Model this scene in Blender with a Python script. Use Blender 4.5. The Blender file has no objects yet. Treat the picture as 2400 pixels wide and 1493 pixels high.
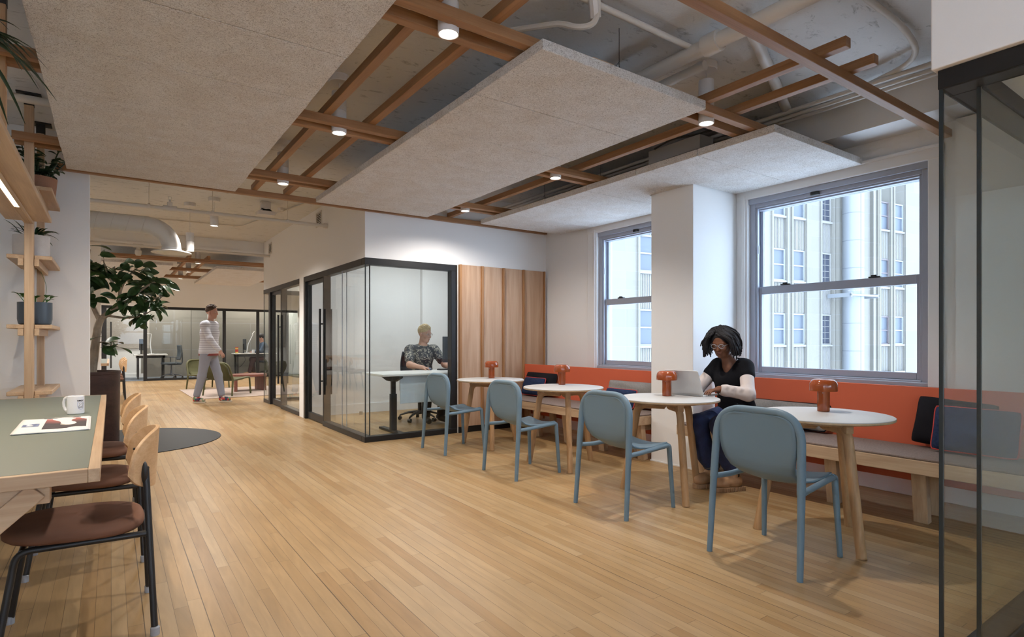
import bpy, math, random
import numpy as np
from mathutils import Vector, Matrix, Euler
rad = math.radians
SC = bpy.context.scene
C = SC.collection
rnd = random.Random(7)

# ------------------------------------------------------------------ mesh helpers
class M:
    def __init__(s): s.v = []; s.f = []; s.m = []; s.cur = 0
    def raw(s, v, f):
        o = len(s.v); s.v += [tuple(p) for p in v]
        s.f += [tuple(i + o for i in q) for q in f]; s.m += [s.cur] * len(f); return s
    def box(s, x0, x1, y0, y1, z0, z1):
        return s.raw([(x0,y0,z0),(x1,y0,z0),(x1,y1,z0),(x0,y1,z0),(x0,y0,z1),(x1,y0,z1),(x1,y1,z1),(x0,y1,z1)],
            [(0,3,2,1),(4,5,6,7),(0,1,5,4),(1,2,6,5),(2,3,7,6),(3,0,4,7)])
    def bar(s, a, b, w, h, up=(0,0,1), w2=None, h2=None):
        a = Vector(a); b = Vector(b); d = (b-a).normalized(); u = Vector(up)
        if abs(d.dot(u)) > .98: u = Vector((1,0,0))
        r = d.cross(u).normalized(); u = r.cross(d).normalized()
        w2 = w if w2 is None else w2; h2 = h if h2 is None else h2
        v = [a-r*w/2-u*h/2, a+r*w/2-u*h/2, a+r*w/2+u*h/2, a-r*w/2+u*h/2, b-r*w2/2-u*h2/2, b+r*w2/2-u*h2/2, b+r*w2/2+u*h2/2, b-r*w2/2+u*h2/2]
        return s.raw(v, [(0,1,2,3),(7,6,5,4),(0,4,5,1),(1,5,6,2),(2,6,7,3),(3,7,4,0)])
    def tube(s, pts, r, n=10, closed=False, ry=None, up=(0,0,1)):
        P = [Vector(p) for p in pts]; k = len(P)
        rs = list(r) if hasattr(r, '__len__') else [r]*k
        rys = rs if ry is None else (list(ry) if hasattr(ry, '__len__') else [ry]*k)
        T = []
        for i in range(k):
            a = P[i-1] if (i > 0 or closed) else P[i]; b = P[(i+1) % k] if (i < k-1 or closed) else P[i]
            T.append((b-a).normalized())
        u = Vector(up)
        if abs(T[0].dot(u)) > .95: u = Vector((1,0,0))
        nn = (u - T[0]*u.dot(T[0])).normalized(); v = []
        for i in range(k):
            nn = (nn - T[i]*nn.dot(T[i]))
            nn = nn.normalized() if nn.length > 1e-6 else T[i].orthogonal().normalized()
            bb = T[i].cross(nn)
            for j in range(n):
                a = 2*math.pi*j/n
                v.append(P[i] + bb*rs[i]*math.cos(a) + nn*rys[i]*math.sin(a))
        f = []
        for i in range(k if closed else k-1):
            i2 = (i+1) % k
            for j in range(n): f.append((i*n+j, i*n+(j+1) % n, i2*n+(j+1) % n, i2*n+j))
        if not closed: f += [tuple(range(n))[::-1], tuple((k-1)*n+j for j in range(n))]
        return s.raw(v, f)
    def lathe(s, prof, n=32, c=(0,0,0), sx=1, sy=1):
        v = []; f = []
        for r, z in prof:
            for j in range(n):
                a = 2*math.pi*j/n; v.append((c[0]+r*sx*math.cos(a), c[1]+r*sy*math.sin(a), c[2]+z))
        for i in range(len(prof)-1):
            for j in range(n): f.append((i*n+j, i*n+(j+1) % n, (i+1)*n+(j+1) % n, (i+1)*n+j))
        if prof[0][0] > 1e-5: f.append(tuple(range(n))[::-1])
        if prof[-1][0] > 1e-5: f.append(tuple((len(prof)-1)*n+j for j in range(n)))
        return s.raw(v, f)
    def prism(s, poly, z0, z1, mat=None):
        n = len(poly); v = [(x,y,z0) for x,y in poly]+[(x,y,z1) for x,y in poly]
        if mat is not None: v = [mat @ Vector(p) for p in v]
        return s.raw(v, [tuple(range(n))[::-1], tuple(range(n,2*n))]+[(i,(i+1) % n, n+(i+1) % n, n+i) for i in range(n)])
    def grid(s, fn, nu, nv, th=0):
        P = [[Vector(fn(i/nu, j/nv)) for j in range(nv+1)] for i in range(nu+1)]
        w = nv+1; v = [p for r in P for p in r]
        f = [(i*w+j, (i+1)*w+j, (i+1)*w+j+1, i*w+j+1) for i in range(nu) for j in range(nv)]
        if th:
            N = []
            for i in range(nu+1):
                for j in range(nv+1):
                    a = P[min(i+1,nu)][j]-P[max(i-1,0)][j]; b = P[i][min(j+1,nv)]-P[i][max(j-1,0)]
                    c = a.cross(b); N.append(c.normalized() if c.length > 1e-9 else Vector((0,0,1)))
            o = len(v); v = v + [p-q*th for p, q in zip(v, N)]
            f = f + [tuple(i+o for i in q)[::-1] for q in f]
            B = [(i,0) for i in range(nu+1)]+[(nu,j) for j in range(1,nv+1)]+[(i,nv) for i in range(nu-1,-1,-1)]+[(0,j) for j in range(nv-1,0,-1)]
            B = [i*w+j for i, j in B]
            f += [(B[k], B[k]+o, B[(k+1) % len(B)]+o, B[(k+1) % len(B)]) for k in range(len(B))]
        return s.raw(v, f)
    def ball(s, c, rx, ry=None, rz=None, n=16, m=10, rot=None):
        ry = ry or rx; rz = rz or rx; c = Vector(c); v = []; f = []
        for i in range(m+1):
            t = math.pi*i/m
            for j in range(n):
                a = 2*math.pi*j/n; p = Vector((rx*math.sin(t)*math.cos(a), ry*math.sin(t)*math.sin(a), -rz*math.cos(t)))
                v.append(c + (rot @ p if rot else p))
        for i in range(m):
            for j in range(n): f.append((i*n+j, i*n+(j+1) % n, (i+1)*n+(j+1) % n, (i+1)*n+j))
        return s.raw(v, f)
    def tr(s, mat): s.v = [tuple(mat @ Vector(p)) for p in s.v]; return s
    def join(s, o): return s.raw(o.v, o.f)

def rrect(x0, x1, y0, y1, r, n=6):
    out = []
    for cx, cy, a0 in ((x1-r,y1-r,0),(x0+r,y1-r,90),(x0+r,y0+r,180),(x1-r,y0+r,270)):
        for k in range(n+1):
            a = rad(a0+90*k/n); out.append((cx+r*math.cos(a), cy+r*math.sin(a)))
    return out
def arc(pts, r=.05, n=6):
    """round the inner corners of a polyline"""
    P = [Vector(p) for p in pts]; out = [P[0]]
    for i in range(1, len(P)-1):
        a, b, c = P[i-1], P[i], P[i+1]; d1 = (a-b); d2 = (c-b)
        k = min(r, d1.length*.49, d2.length*.49); p = b+d1.normalized()*k; q = b+d2.normalized()*k
        for j in range(n+1):
            t = j/n; out.append(p*(1-t)**2 + b*2*t*(1-t) + q*t*t)
    return out + [P[-1]]

def obj(name, m, mat, parent=None, smooth=38, bevel=0, seg=2, loc=None, sub=0):
    me = bpy.data.meshes.new(name); me.from_pydata(m.v, [], m.f)
    mats = mat if isinstance(mat, (list, tuple)) else [mat]
    for q in mats: me.materials.append(q)
    if len(mats) > 1: me.polygons.foreach_set('material_index', m.m)
    if smooth:
        me.polygons.foreach_set('use_smooth', [True]*len(me.polygons))
        if smooth < 180: me.set_sharp_from_angle(angle=rad(smooth))
    me.update()
    o = bpy.data.objects.new(name, me); C.objects.link(o)
    if parent: o.parent = parent
    if loc: o.location = loc
    if bevel:
        b = o.modifiers.new('bevel', 'BEVEL'); b.width = bevel; b.segments = seg; b.limit_method = 'ANGLE'; b.angle_limit = rad(40)
    if sub:
        b = o.modifiers.new('sub', 'SUBSURF'); b.levels = sub; b.render_levels = sub
    return o
def tag(o, label, cat, group=None, kind=None):
    o['label'] = label; o['category'] = cat
    if group: o['group'] = group
    if kind: o['kind'] = kind
    return o
def thing(name, label, cat, loc=(0,0,0), rz=0, group=None):
    o = bpy.data.objects.new(name, None); C.objects.link(o); o.location = loc; o.rotation_euler = (0,0,rz); o.empty_display_size = .1
    return tag(o, label, cat, group)
def struct(name, m=None, mat=None, parent=None, **k):
    if m is None:
        o = bpy.data.objects.new(name, None); C.objects.link(o)
    else: o = obj(name, m, mat, parent, **k)
    if not parent: o['kind'] = 'structure'
    return o
def dup(root, loc, rz=None, label=None, group=None, cat=None):
    r = root.copy(); C.objects.link(r); r.location = loc
    if rz is not None: r.rotation_euler = (0,0,rz)
    if label: r['label'] = label
    if group: r['group'] = group
    for ch in list(root.children):
        c = ch.copy(); C.objects.link(c); c.parent = r
        for g in list(ch.children):
            d = g.copy(); C.objects.link(d); d.parent = c
    return r

# ------------------------------------------------------------------ materials
def newmat(name):
    m = bpy.data.materials.new(name); m.use_nodes = True
    nt = m.node_tree; b = nt.nodes['Principled BSDF']; return m, nt, b
def N(nt, t, **k):
    n = nt.nodes.new(t)
    for a, v in k.items(): setattr(n, a, v)
    return n
def L(nt, a, b): nt.links.new(a, b)
def rgb(c): return (c[0], c[1], c[2], 1)
def mat(name, col, rough=.5, metal=0, spec=.5, bump=0, bscale=60, var=0, vscale=6, coat=0, emit=None, estr=0, sheen=0):
    m, nt, b = newmat(name)
    b.inputs['Base Color'].default_value = rgb(col); b.inputs['Roughness'].default_value = rough
    b.inputs['Metallic'].default_value = metal; b.inputs['Specular IOR Level'].default_value = spec
    b.inputs['Coat Weight'].default_value = coat
    if sheen: b.inputs['Sheen Weight'].default_value = sheen
    if emit: b.inputs['Emission Color'].default_value = rgb(emit); b.inputs['Emission Strength'].default_value = estr
    if bump or var: tc = N(nt, 'ShaderNodeTexCoord')
    if var:
        n = N(nt, 'ShaderNodeTexNoise'); n.inputs['Scale'].default_value = vscale; n.inputs['Detail'].default_value = 4
        L(nt, tc.outputs['Object'], n.inputs['Vector'])
        r = N(nt, 'ShaderNodeValToRGB'); r.color_ramp.elements[0].position = .3; r.color_ramp.elements[1].position = .7
        r.color_ramp.elements[0].color = rgb([x*(1-var) for x in col]); r.color_ramp.elements[1].color = rgb([min(1, x*(1+var)) for x in col])
        L(nt, n.outputs['Fac'], r.inputs['Fac']); L(nt, r.outputs['Color'], b.inputs['Base Color'])
    if bump:
        n = N(nt, 'ShaderNodeTexNoise'); n.inputs['Scale'].default_value = bscale; n.inputs['Detail'].default_value = 3
        L(nt, tc.outputs['Object'], n.inputs['Vector'])
        q = N(nt, 'ShaderNodeBump'); q.inputs['Strength'].default_value = bump; q.inputs['Distance'].default_value = .01
        L(nt, n.outputs['Fac'], q.inputs['Height']); L(nt, q.outputs['Normal'], b.inputs['Normal'])
    return m
def wood(name, c1, c2, axis='X', sc=1.0, rough=.45, c3=None):
    """grain stretched along the piece's long axis"""
    m, nt, b = newmat(name); tc = N(nt, 'ShaderNodeTexCoord'); oi = N(nt, 'ShaderNodeObjectInfo')
    ad = N(nt, 'ShaderNodeVectorMath', operation='ADD'); mu = N(nt, 'ShaderNodeVectorMath', operation='SCALE')
    cx = N(nt, 'ShaderNodeCombineXYZ'); L(nt, oi.outputs['Random'], cx.inputs[0]); L(nt, oi.outputs['Random'], cx.inputs[1]); L(nt, oi.outputs['Random'], cx.inputs[2])
    L(nt, cx.outputs[0], mu.inputs[0]); mu.inputs['Scale'].default_value = 13.7
    L(nt, tc.outputs['Object'], ad.inputs[0]); L(nt, mu.outputs[0], ad.inputs[1])
    mp = N(nt, 'ShaderNodeMapping'); s = [14*sc]*3; s['XYZ'.index(axis)] = 1.1*sc; mp.inputs['Scale'].default_value = s
    L(nt, ad.outputs[0], mp.inputs['Vector'])
    n1 = N(nt, 'ShaderNodeTexNoise'); n1.inputs['Scale'].default_value = 1.0; n1.inputs['Detail'].default_value = 5; n1.inputs['Distortion'].default_value = .8
    L(nt, mp.outputs[0], n1.inputs['Vector'])
    mp2 = N(nt, 'ShaderNodeMapping'); s = [120*sc]*3; s['XYZ'.index(axis)] = 3*sc; mp2.inputs['Scale'].default_value = s
    L(nt, ad.outputs[0], mp2.inputs['Vector'])
    n2 = N(nt, 'ShaderNodeTexNoise'); n2.inputs['Scale'].default_value = 1.0; n2.inputs['Detail'].default_value = 3
    L(nt, mp2.outputs[0], n2.inputs['Vector'])
    mx = N(nt, 'ShaderNodeMath', operation='MULTIPLY_ADD'); mx.inputs[1].default_value = .4
    L(nt, n2.outputs['Fac'], mx.inputs[0])
    sb = N(nt, 'ShaderNodeMath', operation='MULTIPLY_ADD'); sb.inputs[1].default_value = .9; sb.inputs[2].default_value = -.15
    L(nt, n1.outputs['Fac'], sb.inputs[0]); L(nt, sb.outputs[0], mx.inputs[2])
    r = N(nt, 'ShaderNodeValToRGB'); e = r.color_ramp.elements
    e[0].position = .3; e[0].color = rgb(c1); e[1].position = .72; e[1].color = rgb(c2)
    L(nt, mx.outputs[0], r.inputs['Fac']); L(nt, r.outputs['Color'], b.inputs['Base Color'])
    b.inputs['Roughness'].default_value = rough; b.inputs['Specular IOR Level'].default_value = .35
    q = N(nt, 'ShaderNodeBump'); q.inputs['Strength'].default_value = .12; q.inputs['Distance'].default_value = .004
    L(nt, n2.outputs['Fac'], q.inputs['Height']); L(nt, q.outputs['Normal'], b.inputs['Normal'])
    return m
def glass(name, tint, refl=1.0):
    m, nt, b = newmat(name); nt.nodes.remove(b); out = nt.nodes['Material Output']
    t = N(nt, 'ShaderNodeBsdfTransparent'); t.inputs['Color'].default_value = rgb(tint)
    g = N(nt, 'ShaderNodeBsdfGlossy'); g.inputs['Roughness'].default_value = 0.0
    fr = N(nt, 'ShaderNodeFresnel'); fr.inputs['IOR'].default_value = 1.45
    ge = N(nt, 'ShaderNodeNewGeometry'); iv = N(nt, 'ShaderNodeMath', operation='SUBTRACT'); iv.inputs[0].default_value = refl
    bk = N(nt, 'ShaderNodeMath', operation='MULTIPLY'); bk.inputs[1].default_value = refl
    L(nt, ge.outputs['Backfacing'], bk.inputs[0]); L(nt, bk.outputs[0], iv.inputs[1])
    mu = N(nt, 'ShaderNodeMath', operation='MULTIPLY'); L(nt, fr.outputs[0], mu.inputs[0]); L(nt, iv.outputs[0], mu.inputs[1])
    mx = N(nt, 'ShaderNodeMixShader'); L(nt, mu.outputs[0], mx.inputs['Fac']); L(nt, t.outputs[0], mx.inputs[1]); L(nt, g.outputs[0], mx.inputs[2])
    L(nt, mx.outputs[0], out.inputs['Surface']); return m
def emis(name, col, s):
    m, nt, b = newmat(name); nt.nodes.remove(b); e = N(nt, 'ShaderNodeEmission'); e.inputs['Color'].default_value = rgb(col); e.inputs['Strength'].default_value = s
    L(nt, e.outputs[0], nt.nodes['Material Output'].inputs['Surface']); return m
def math_(nt, op, a, b=None, c=None):
    n = N(nt, 'ShaderNodeMath', operation=op)
    for i, x in enumerate((a, b, c)):
        if x is None: continue
        if isinstance(x, (int, float)): n.inputs[i].default_value = x
        else: L(nt, x, n.inputs[i])
    return n.outputs[0]
def floor_mat():
    m, nt, b = newmat('maple_strip_floor'); tc = N(nt, 'ShaderNodeTexCoord'); sx = N(nt, 'ShaderNodeSeparateXYZ'); L(nt, tc.outputs['Object'], sx.inputs[0])
    W = .057; Ln = 1.5
    xr = math_(nt, 'DIVIDE', sx.outputs[0], W); row = math_(nt, 'FLOOR', xr); fx = math_(nt, 'SUBTRACT', xr, row)
    wn = N(nt, 'ShaderNodeTexWhiteNoise', noise_dimensions='1D'); L(nt, row, wn.inputs['W'])
    yr = math_(nt, 'MULTIPLY_ADD', wn.outputs['Value'], 7.3, math_(nt, 'DIVIDE', sx.outputs[1], Ln)); col = math_(nt, 'FLOOR', yr); fy = math_(nt, 'SUBTRACT', yr, col)
    cv = N(nt, 'ShaderNodeCombineXYZ'); L(nt, row, cv.inputs[0]); L(nt, col, cv.inputs[1])
    w2 = N(nt, 'ShaderNodeTexWhiteNoise', noise_dimensions='3D'); L(nt, cv.outputs[0], w2.inputs['Vector'])
    r = N(nt, 'ShaderNodeValToRGB'); e = r.color_ramp.elements
    e[0].position = 0; e[0].color = (.325,.192,.082,1); e[1].position = 1; e[1].color = (.41,.28,.148,1)
    k = r.color_ramp.elements.new(.25); k.color = (.356,.224,.102,1); k = r.color_ramp.elements.new(.7); k.color = (.38,.248,.121,1)
    L(nt, w2.outputs['Value'], r.inputs['Fac'])
    # grain along Y, offset per board
    of = N(nt, 'ShaderNodeVectorMath', operation='ADD'); sc = N(nt, 'ShaderNodeVectorMath', operation='SCALE'); sc.inputs['Scale'].default_value = 9
    L(nt, w2.outputs['Color'], sc.inputs[0]); L(nt, tc.outputs['Object'], of.inputs[0]); L(nt, sc.outputs[0], of.inputs[1])
    mp = N(nt, 'ShaderNodeMapping'); mp.inputs['Scale'].default_value = (22,2.2,8); L(nt, of.outputs[0], mp.inputs['Vector'])
    n1 = N(nt, 'ShaderNodeTexNoise'); n1.inputs['Scale'].default_value = 1; n1.inputs['Detail'].default_value = 6; n1.inputs['Distortion'].default_value = 1.2; L(nt, mp.outputs[0], n1.inputs['Vector'])
    big = N(nt, 'ShaderNodeTexNoise'); big.inputs['Scale'].default_value = 1.1; big.inputs['Detail'].default_value = 3; L(nt, tc.outputs['Object'], big.inputs['Vector'])
    g = math_(nt, 'ADD', math_(nt, 'MULTIPLY_ADD', n1.outputs['Fac'], .5, .75), math_(nt, 'MULTIPLY_ADD', big.outputs['Fac'], .35, -.175))
    # gaps: thin seams everywhere, wide black gaps on some boards
    gw = math_(nt, 'MULTIPLY_ADD', math_(nt, 'POWER', wn.outputs['Value'], 5), .07, .024)
    w3 = N(nt, 'ShaderNodeTexNoise'); w3.inputs['Scale'].default_value = .8; L(nt, tc.outputs['Object'], w3.inputs['Vector'])
    gwm = math_(nt, 'MULTIPLY', gw, math_(nt, 'MULTIPLY_ADD', w3.outputs['Fac'], 2.2, -.1))
    gap = math_(nt, 'LESS_THAN', fx, gwm); end = math_(nt, 'LESS_THAN', fy, .0011)
    gp = math_(nt, 'MAXIMUM', gap, end)
    # nail holes / specks
    vo = N(nt, 'ShaderNodeTexVoronoi'); vo.inputs['Scale'].default_value = 5.5; L(nt, tc.outputs['Object'], vo.inputs['Vector'])
    sp = math_(nt, 'MULTIPLY', math_(nt, 'LESS_THAN', vo.outputs['Distance'], .018), .6)
    gp = math_(nt, 'MAXIMUM', gp, sp)
    mc = N(nt, 'ShaderNodeMix', data_type='RGBA', blend_type='MULTIPLY'); mc.inputs['Factor'].default_value = 1
    L(nt, r.outputs['Color'], mc.inputs['A']); cc = N(nt, 'ShaderNodeCombineColor'); [L(nt, g, cc.inputs[i]) for i in range(3)]; L(nt, cc.outputs[0], mc.inputs['B'])
    md = N(nt, 'ShaderNodeMix', data_type='RGBA'); L(nt, math_(nt, 'MULTIPLY', gp, .82), md.inputs['Factor']); L(nt, mc.outputs['Result'], md.inputs['A']); md.inputs['B'].default_value = (.05,.03,.018,1)
    L(nt, md.outputs['Result'], b.inputs['Base Color'])
    L(nt, math_(nt, 'MULTIPLY_ADD', big.outputs['Fac'], .2, .27), b.inputs['Roughness'])
    b.inputs['Specular IOR Level'].default_value = .3
    q = N(nt, 'ShaderNodeBump'); q.inputs['Strength'].default_value = .25; q.inputs['Distance'].default_value = .002; q.invert = True
    L(nt, gp, q.inputs['Height']); L(nt, q.outputs['Normal'], b.inputs['Normal'])
    return m
def tile_mat():
    m, nt, b = newmat('wood_wool_acoustic_board'); tc = N(nt, 'ShaderNodeTexCoord')
    def strands(sc, dist, wd, off):
        n = N(nt, 'ShaderNodeTexNoise'); n.inputs['Scale'].default_value = sc; n.inputs['Detail'].default_value = 1.5; n.inputs['Distortion'].default_value = dist
        ad = N(nt, 'ShaderNodeVectorMath', operation='ADD'); ad.inputs[1].default_value = off; L(nt, tc.outputs['Object'], ad.inputs[0]); L(nt, ad.outputs[0], n.inputs['Vector'])
        return math_(nt, 'SUBTRACT', 1, math_(nt, 'MINIMUM', math_(nt, 'DIVIDE', math_(nt, 'ABSOLUTE', math_(nt, 'SUBTRACT', n.outputs['Fac'], .5)), wd), 1))
    h1 = strands(52, 2.4, .08, (0,0,0)); h2 = strands(75, 2.0, .08, (3.1,1.7,.4)); h3 = strands(36, 2.8, .06, (7.7,2.2,5.1))
    n2 = N(nt, 'ShaderNodeTexNoise'); n2.inputs['Scale'].default_value = 5; n2.inputs['Detail'].default_value = 3; L(nt, tc.outputs['Object'], n2.inputs['Vector'])
    h = math_(nt, 'MAXIMUM', math_(nt, 'MAXIMUM', h1, math_(nt, 'MULTIPLY', h2, .85)), h3)
    r = N(nt, 'ShaderNodeValToRGB'); e = r.color_ramp.elements; e[0].position = 0; e[0].color = (.44,.40,.37,1); e[1].position = .85; e[1].color = (.88,.86,.84,1)
    k = e.new(.25); k.color = (.68,.65,.625,1)
    L(nt, h, r.inputs['Fac'])
    r2 = N(nt, 'ShaderNodeValToRGB'); e = r2.color_ramp.elements; e[0].position = .3; e[0].color = (.93,.90,.87,1); e[1].position = .6; e[1].color = (1,1,1,1); L(nt, n2.outputs['Fac'], r2.inputs['Fac'])
    mc = N(nt, 'ShaderNodeMix', data_type='RGBA', blend_type='MULTIPLY'); mc.inputs['Factor'].default_value = 1; L(nt, r.outputs['Color'], mc.inputs['A']); L(nt, r2.outputs['Color'], mc.inputs['B'])
    L(nt, mc.outputs['Result'], b.inputs['Base Color']); b.inputs['Roughness'].default_value = .95; b.inputs['Specular IOR Level'].default_value = .1
    q = N(nt, 'ShaderNodeBump'); q.inputs['Strength'].default_value = .6; q.inputs['Distance'].default_value = .006; L(nt, h, q.inputs['Height']); L(nt, q.outputs['Normal'], b.inputs['Normal'])
    return m
def slab_mat(name, col):
    """painted old concrete slab with scuffed brush-like marks"""
    m, nt, b = newmat(name); tc = N(nt, 'ShaderNodeTexCoord')
    mp = N(nt, 'ShaderNodeMapping'); mp.inputs['Scale'].default_value = (5,11,5); mp.inputs['Rotation'].default_value = (0,0,.6); L(nt, tc.outputs['Object'], mp.inputs['Vector'])
    n = N(nt, 'ShaderNodeTexNoise'); n.inputs['Scale'].default_value = 1.6; n.inputs['Detail'].default_value = 7; n.inputs['Roughness'].default_value = .72; n.inputs['Distortion'].default_value = .6; L(nt, mp.outputs[0], n.inputs['Vector'])
    r = N(nt, 'ShaderNodeValToRGB'); e = r.color_ramp.elements; e[0].position = .33; e[0].color = rgb([c*.58 for c in col]); e[1].position = .43; e[1].color = rgb(col); L(nt, n.outputs['Fac'], r.inputs['Fac'])
    L(nt, r.outputs['Color'], b.inputs['Base Color']); b.inputs['Roughness'].default_value = .8; b.inputs['Specular IOR Level'].default_value = .2
    q = N(nt, 'ShaderNodeBump'); q.inputs['Strength'].default_value = .5; q.inputs['Distance'].default_value = .012; L(nt, n.outputs['Fac'], q.inputs['Height']); L(nt, q.outputs['Normal'], b.inputs['Normal'])
    return m

WHITE = mat('white_wall_paint', (.79,.785,.78), .75, spec=.25, bump=.04, bscale=180)
TRIMW = mat('white_trim_paint', (.76,.76,.76), .5, spec=.3)
FLOOR = floor_mat(); TILE = tile_mat(); SLAB = slab_mat('painted_slab', (.66,.66,.66))
OAKX = wood('warm_oak_x', (.235,.115,.05), (.38,.205,.10), 'X'); OAKY = wood('warm_oak_y', (.235,.115,.05), (.38,.205,.10), 'Y'); OAKZ = wood('warm_oak_z', (.42,.235,.115), (.60,.38,.21), 'Z')
PALEX = wood('pale_oak_x', (.43,.285,.175), (.60,.435,.285), 'X'); PALEY = wood('pale_oak_y', (.43,.285,.175), (.60,.435,.285), 'Y'); PALEZ = wood('pale_oak_z', (.43,.285,.175), (.60,.435,.285), 'Z')
OAKP = wood('oak_veneer', (.44,.27,.165), (.60,.405,.275), 'Z', .8, .5)
FIN = wood('oak_fin', (.30,.145,.06), (.45,.24,.11), 'Z', 1, .5)
BLACK = mat('black_anodised_metal', (.012,.012,.013), .42, spec=.4)
BLKP = mat('black_powder_coat', (.014,.015,.017), .45)
ALU = mat('grey_aluminium', (.37,.40,.475), .45, metal=.1, spec=.4)
GL = glass('clear_partition_glass', (.972,.985,.98)); GLW = glass('window_glass', (.97,.98,.985), .6)
GEDGL = mat('pale_glass_edge', (.20,.25,.32), .3)
GEDGE = mat('dark_glass_joint', (.02,.03,.035), .3)
BLUE = mat('grey_blue_plastic', (.138,.212,.272), .48, spec=.4, bump=.02, bscale=400)
LAMIN = mat('pale_grey_laminate', (.52,.51,.50), .42, spec=.35)
LEGZ = wood('honey_oak_z', (.33,.19,.09), (.52,.32,.165), 'Z'); LEGX = wood('honey_oak_x', (.33,.19,.09), (.52,.32,.165), 'X')
PLY = mat('birch_ply_edge', (.50,.34,.195), .5, var=.12, vscale=40)
FELT = mat('taupe_felt_pad', (.235,.18,.155), .95, spec=.1, bump=.5, bscale=300, var=.15, vscale=90)
ORANGE = mat('orange_red_paint', (.60,.125,.06), .55, spec=.3)
LAMPR = mat('gloss_rust_glass', (.30,.06,.012), .10, spec=.5, coat=.3)
BLKCUSH = mat('black_wool', (.013,.013,.017), .9, spec=.15, bump=.3, bscale=300)
BLUECUSH = mat('navy_wool', (.022,.036,.085), .9, spec=.15, bump=.3, bscale=250, var=.2, vscale=60)
GREYCUSH = mat('grey_wool', (.26,.245,.235), .95, spec=.1, bump=.3, bscale=250, var=.12, vscale=80)
REDPIPE = mat('red_piping', (.55,.05,.04), .8)
GREENL = mat('sage_linoleum', (.17,.195,.168), .45, spec=.35)
VELV = mat('rust_velvet', (.185,.092,.06), .8, spec=.15, var=.12, vscale=5)
PLYB = wood('oak_ply_shell', (.52,.315,.16), (.68,.46,.27), 'Y', 1.2, .4)
CAP = mat('clear_plastic_cap', (.35,.37,.4), .2, spec=.6)
WPIPE = mat('white_pipe_paint', (.62,.59,.55), .5, spec=.3)
WLAMP = mat('white_lamp_metal', (.66,.64,.63), .4)
GLOW = emis('lamp_glow', (1,.9,.76), 10)
LED = emis('linear_led_glow', (1,.84,.64), 5)
CERW = mat('white_glazed_ceramic', (.80,.81,.85), .15, spec=.5, coat=.3)
TERRA = mat('terracotta', (.30,.15,.09), .85, bump=.15, bscale=120)
POTW = mat('pale_stone_pot', (.55,.52,.50), .85, bump=.12, bscale=120, var=.06, vscale=15)
POTB = mat('slate_blue_pot', (.055,.075,.10), .35, spec=.4)
SOIL = mat('dark_soil', (.02,.014,.01), .95, bump=.6, bscale=60)
LEAF = mat('rubber_plant_leaf', (.038,.082,.028), .4, spec=.4, var=.4, vscale=9)
LEAF2 = mat('bright_leaf', (.045,.14,.03), .45, var=.3, vscale=20)
LEAF3 = mat('dark_frond', (.018,.048,.02), .45, var=.3, vscale=20)
BARK = mat('pale_bark', (.30,.24,.18), .85, bump=.3, bscale=60, var=.25, vscale=12)
PLANT = wood('dark_brown_planter', (.035,.018,.014), (.075,.036,.028), 'X', .5, .5)
MATB = mat('black_rubber_mat', (.017,.018,.02), .55, spec=.3)
DESKW = mat('white_desk_laminate', (.70,.70,.70), .4); MODEST = mat('pale_blue_screen', (.52,.60,.68), .35)
NAVY = mat('navy_chair_mesh', (.02,.026,.04), .7)
SILV = mat('silver_laptop', (.60,.595,.59), .35, metal=.15)
KEYS = mat('dark_keys', (.02,.02,.022), .5)
OLIVE = mat('olive_plastic', (.085,.085,.032), .5); OLIVEL = mat('olive_upholstery', (.075,.075,.03), .9, bump=.2, bscale=200)
ROSE = wood('reddish_walnut', (.12,.04,.03), (.26,.10,.075), 'Z', .6, .35)
ACOU = mat('grey_acoustic_felt', (.40,.365,.33), .95, spec=.1, bump=.3, bscale=90, var=.1, vscale=30)
CARPET = mat('blue_grey_carpet', (.17,.19,.22), .95, spec=.05, bump=.4, bscale=200)
RUG = mat('blush_rug', (.43,.35,.305), .95, spec=.05, bump=.5, bscale=160, var=.1, vscale=60)
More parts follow.
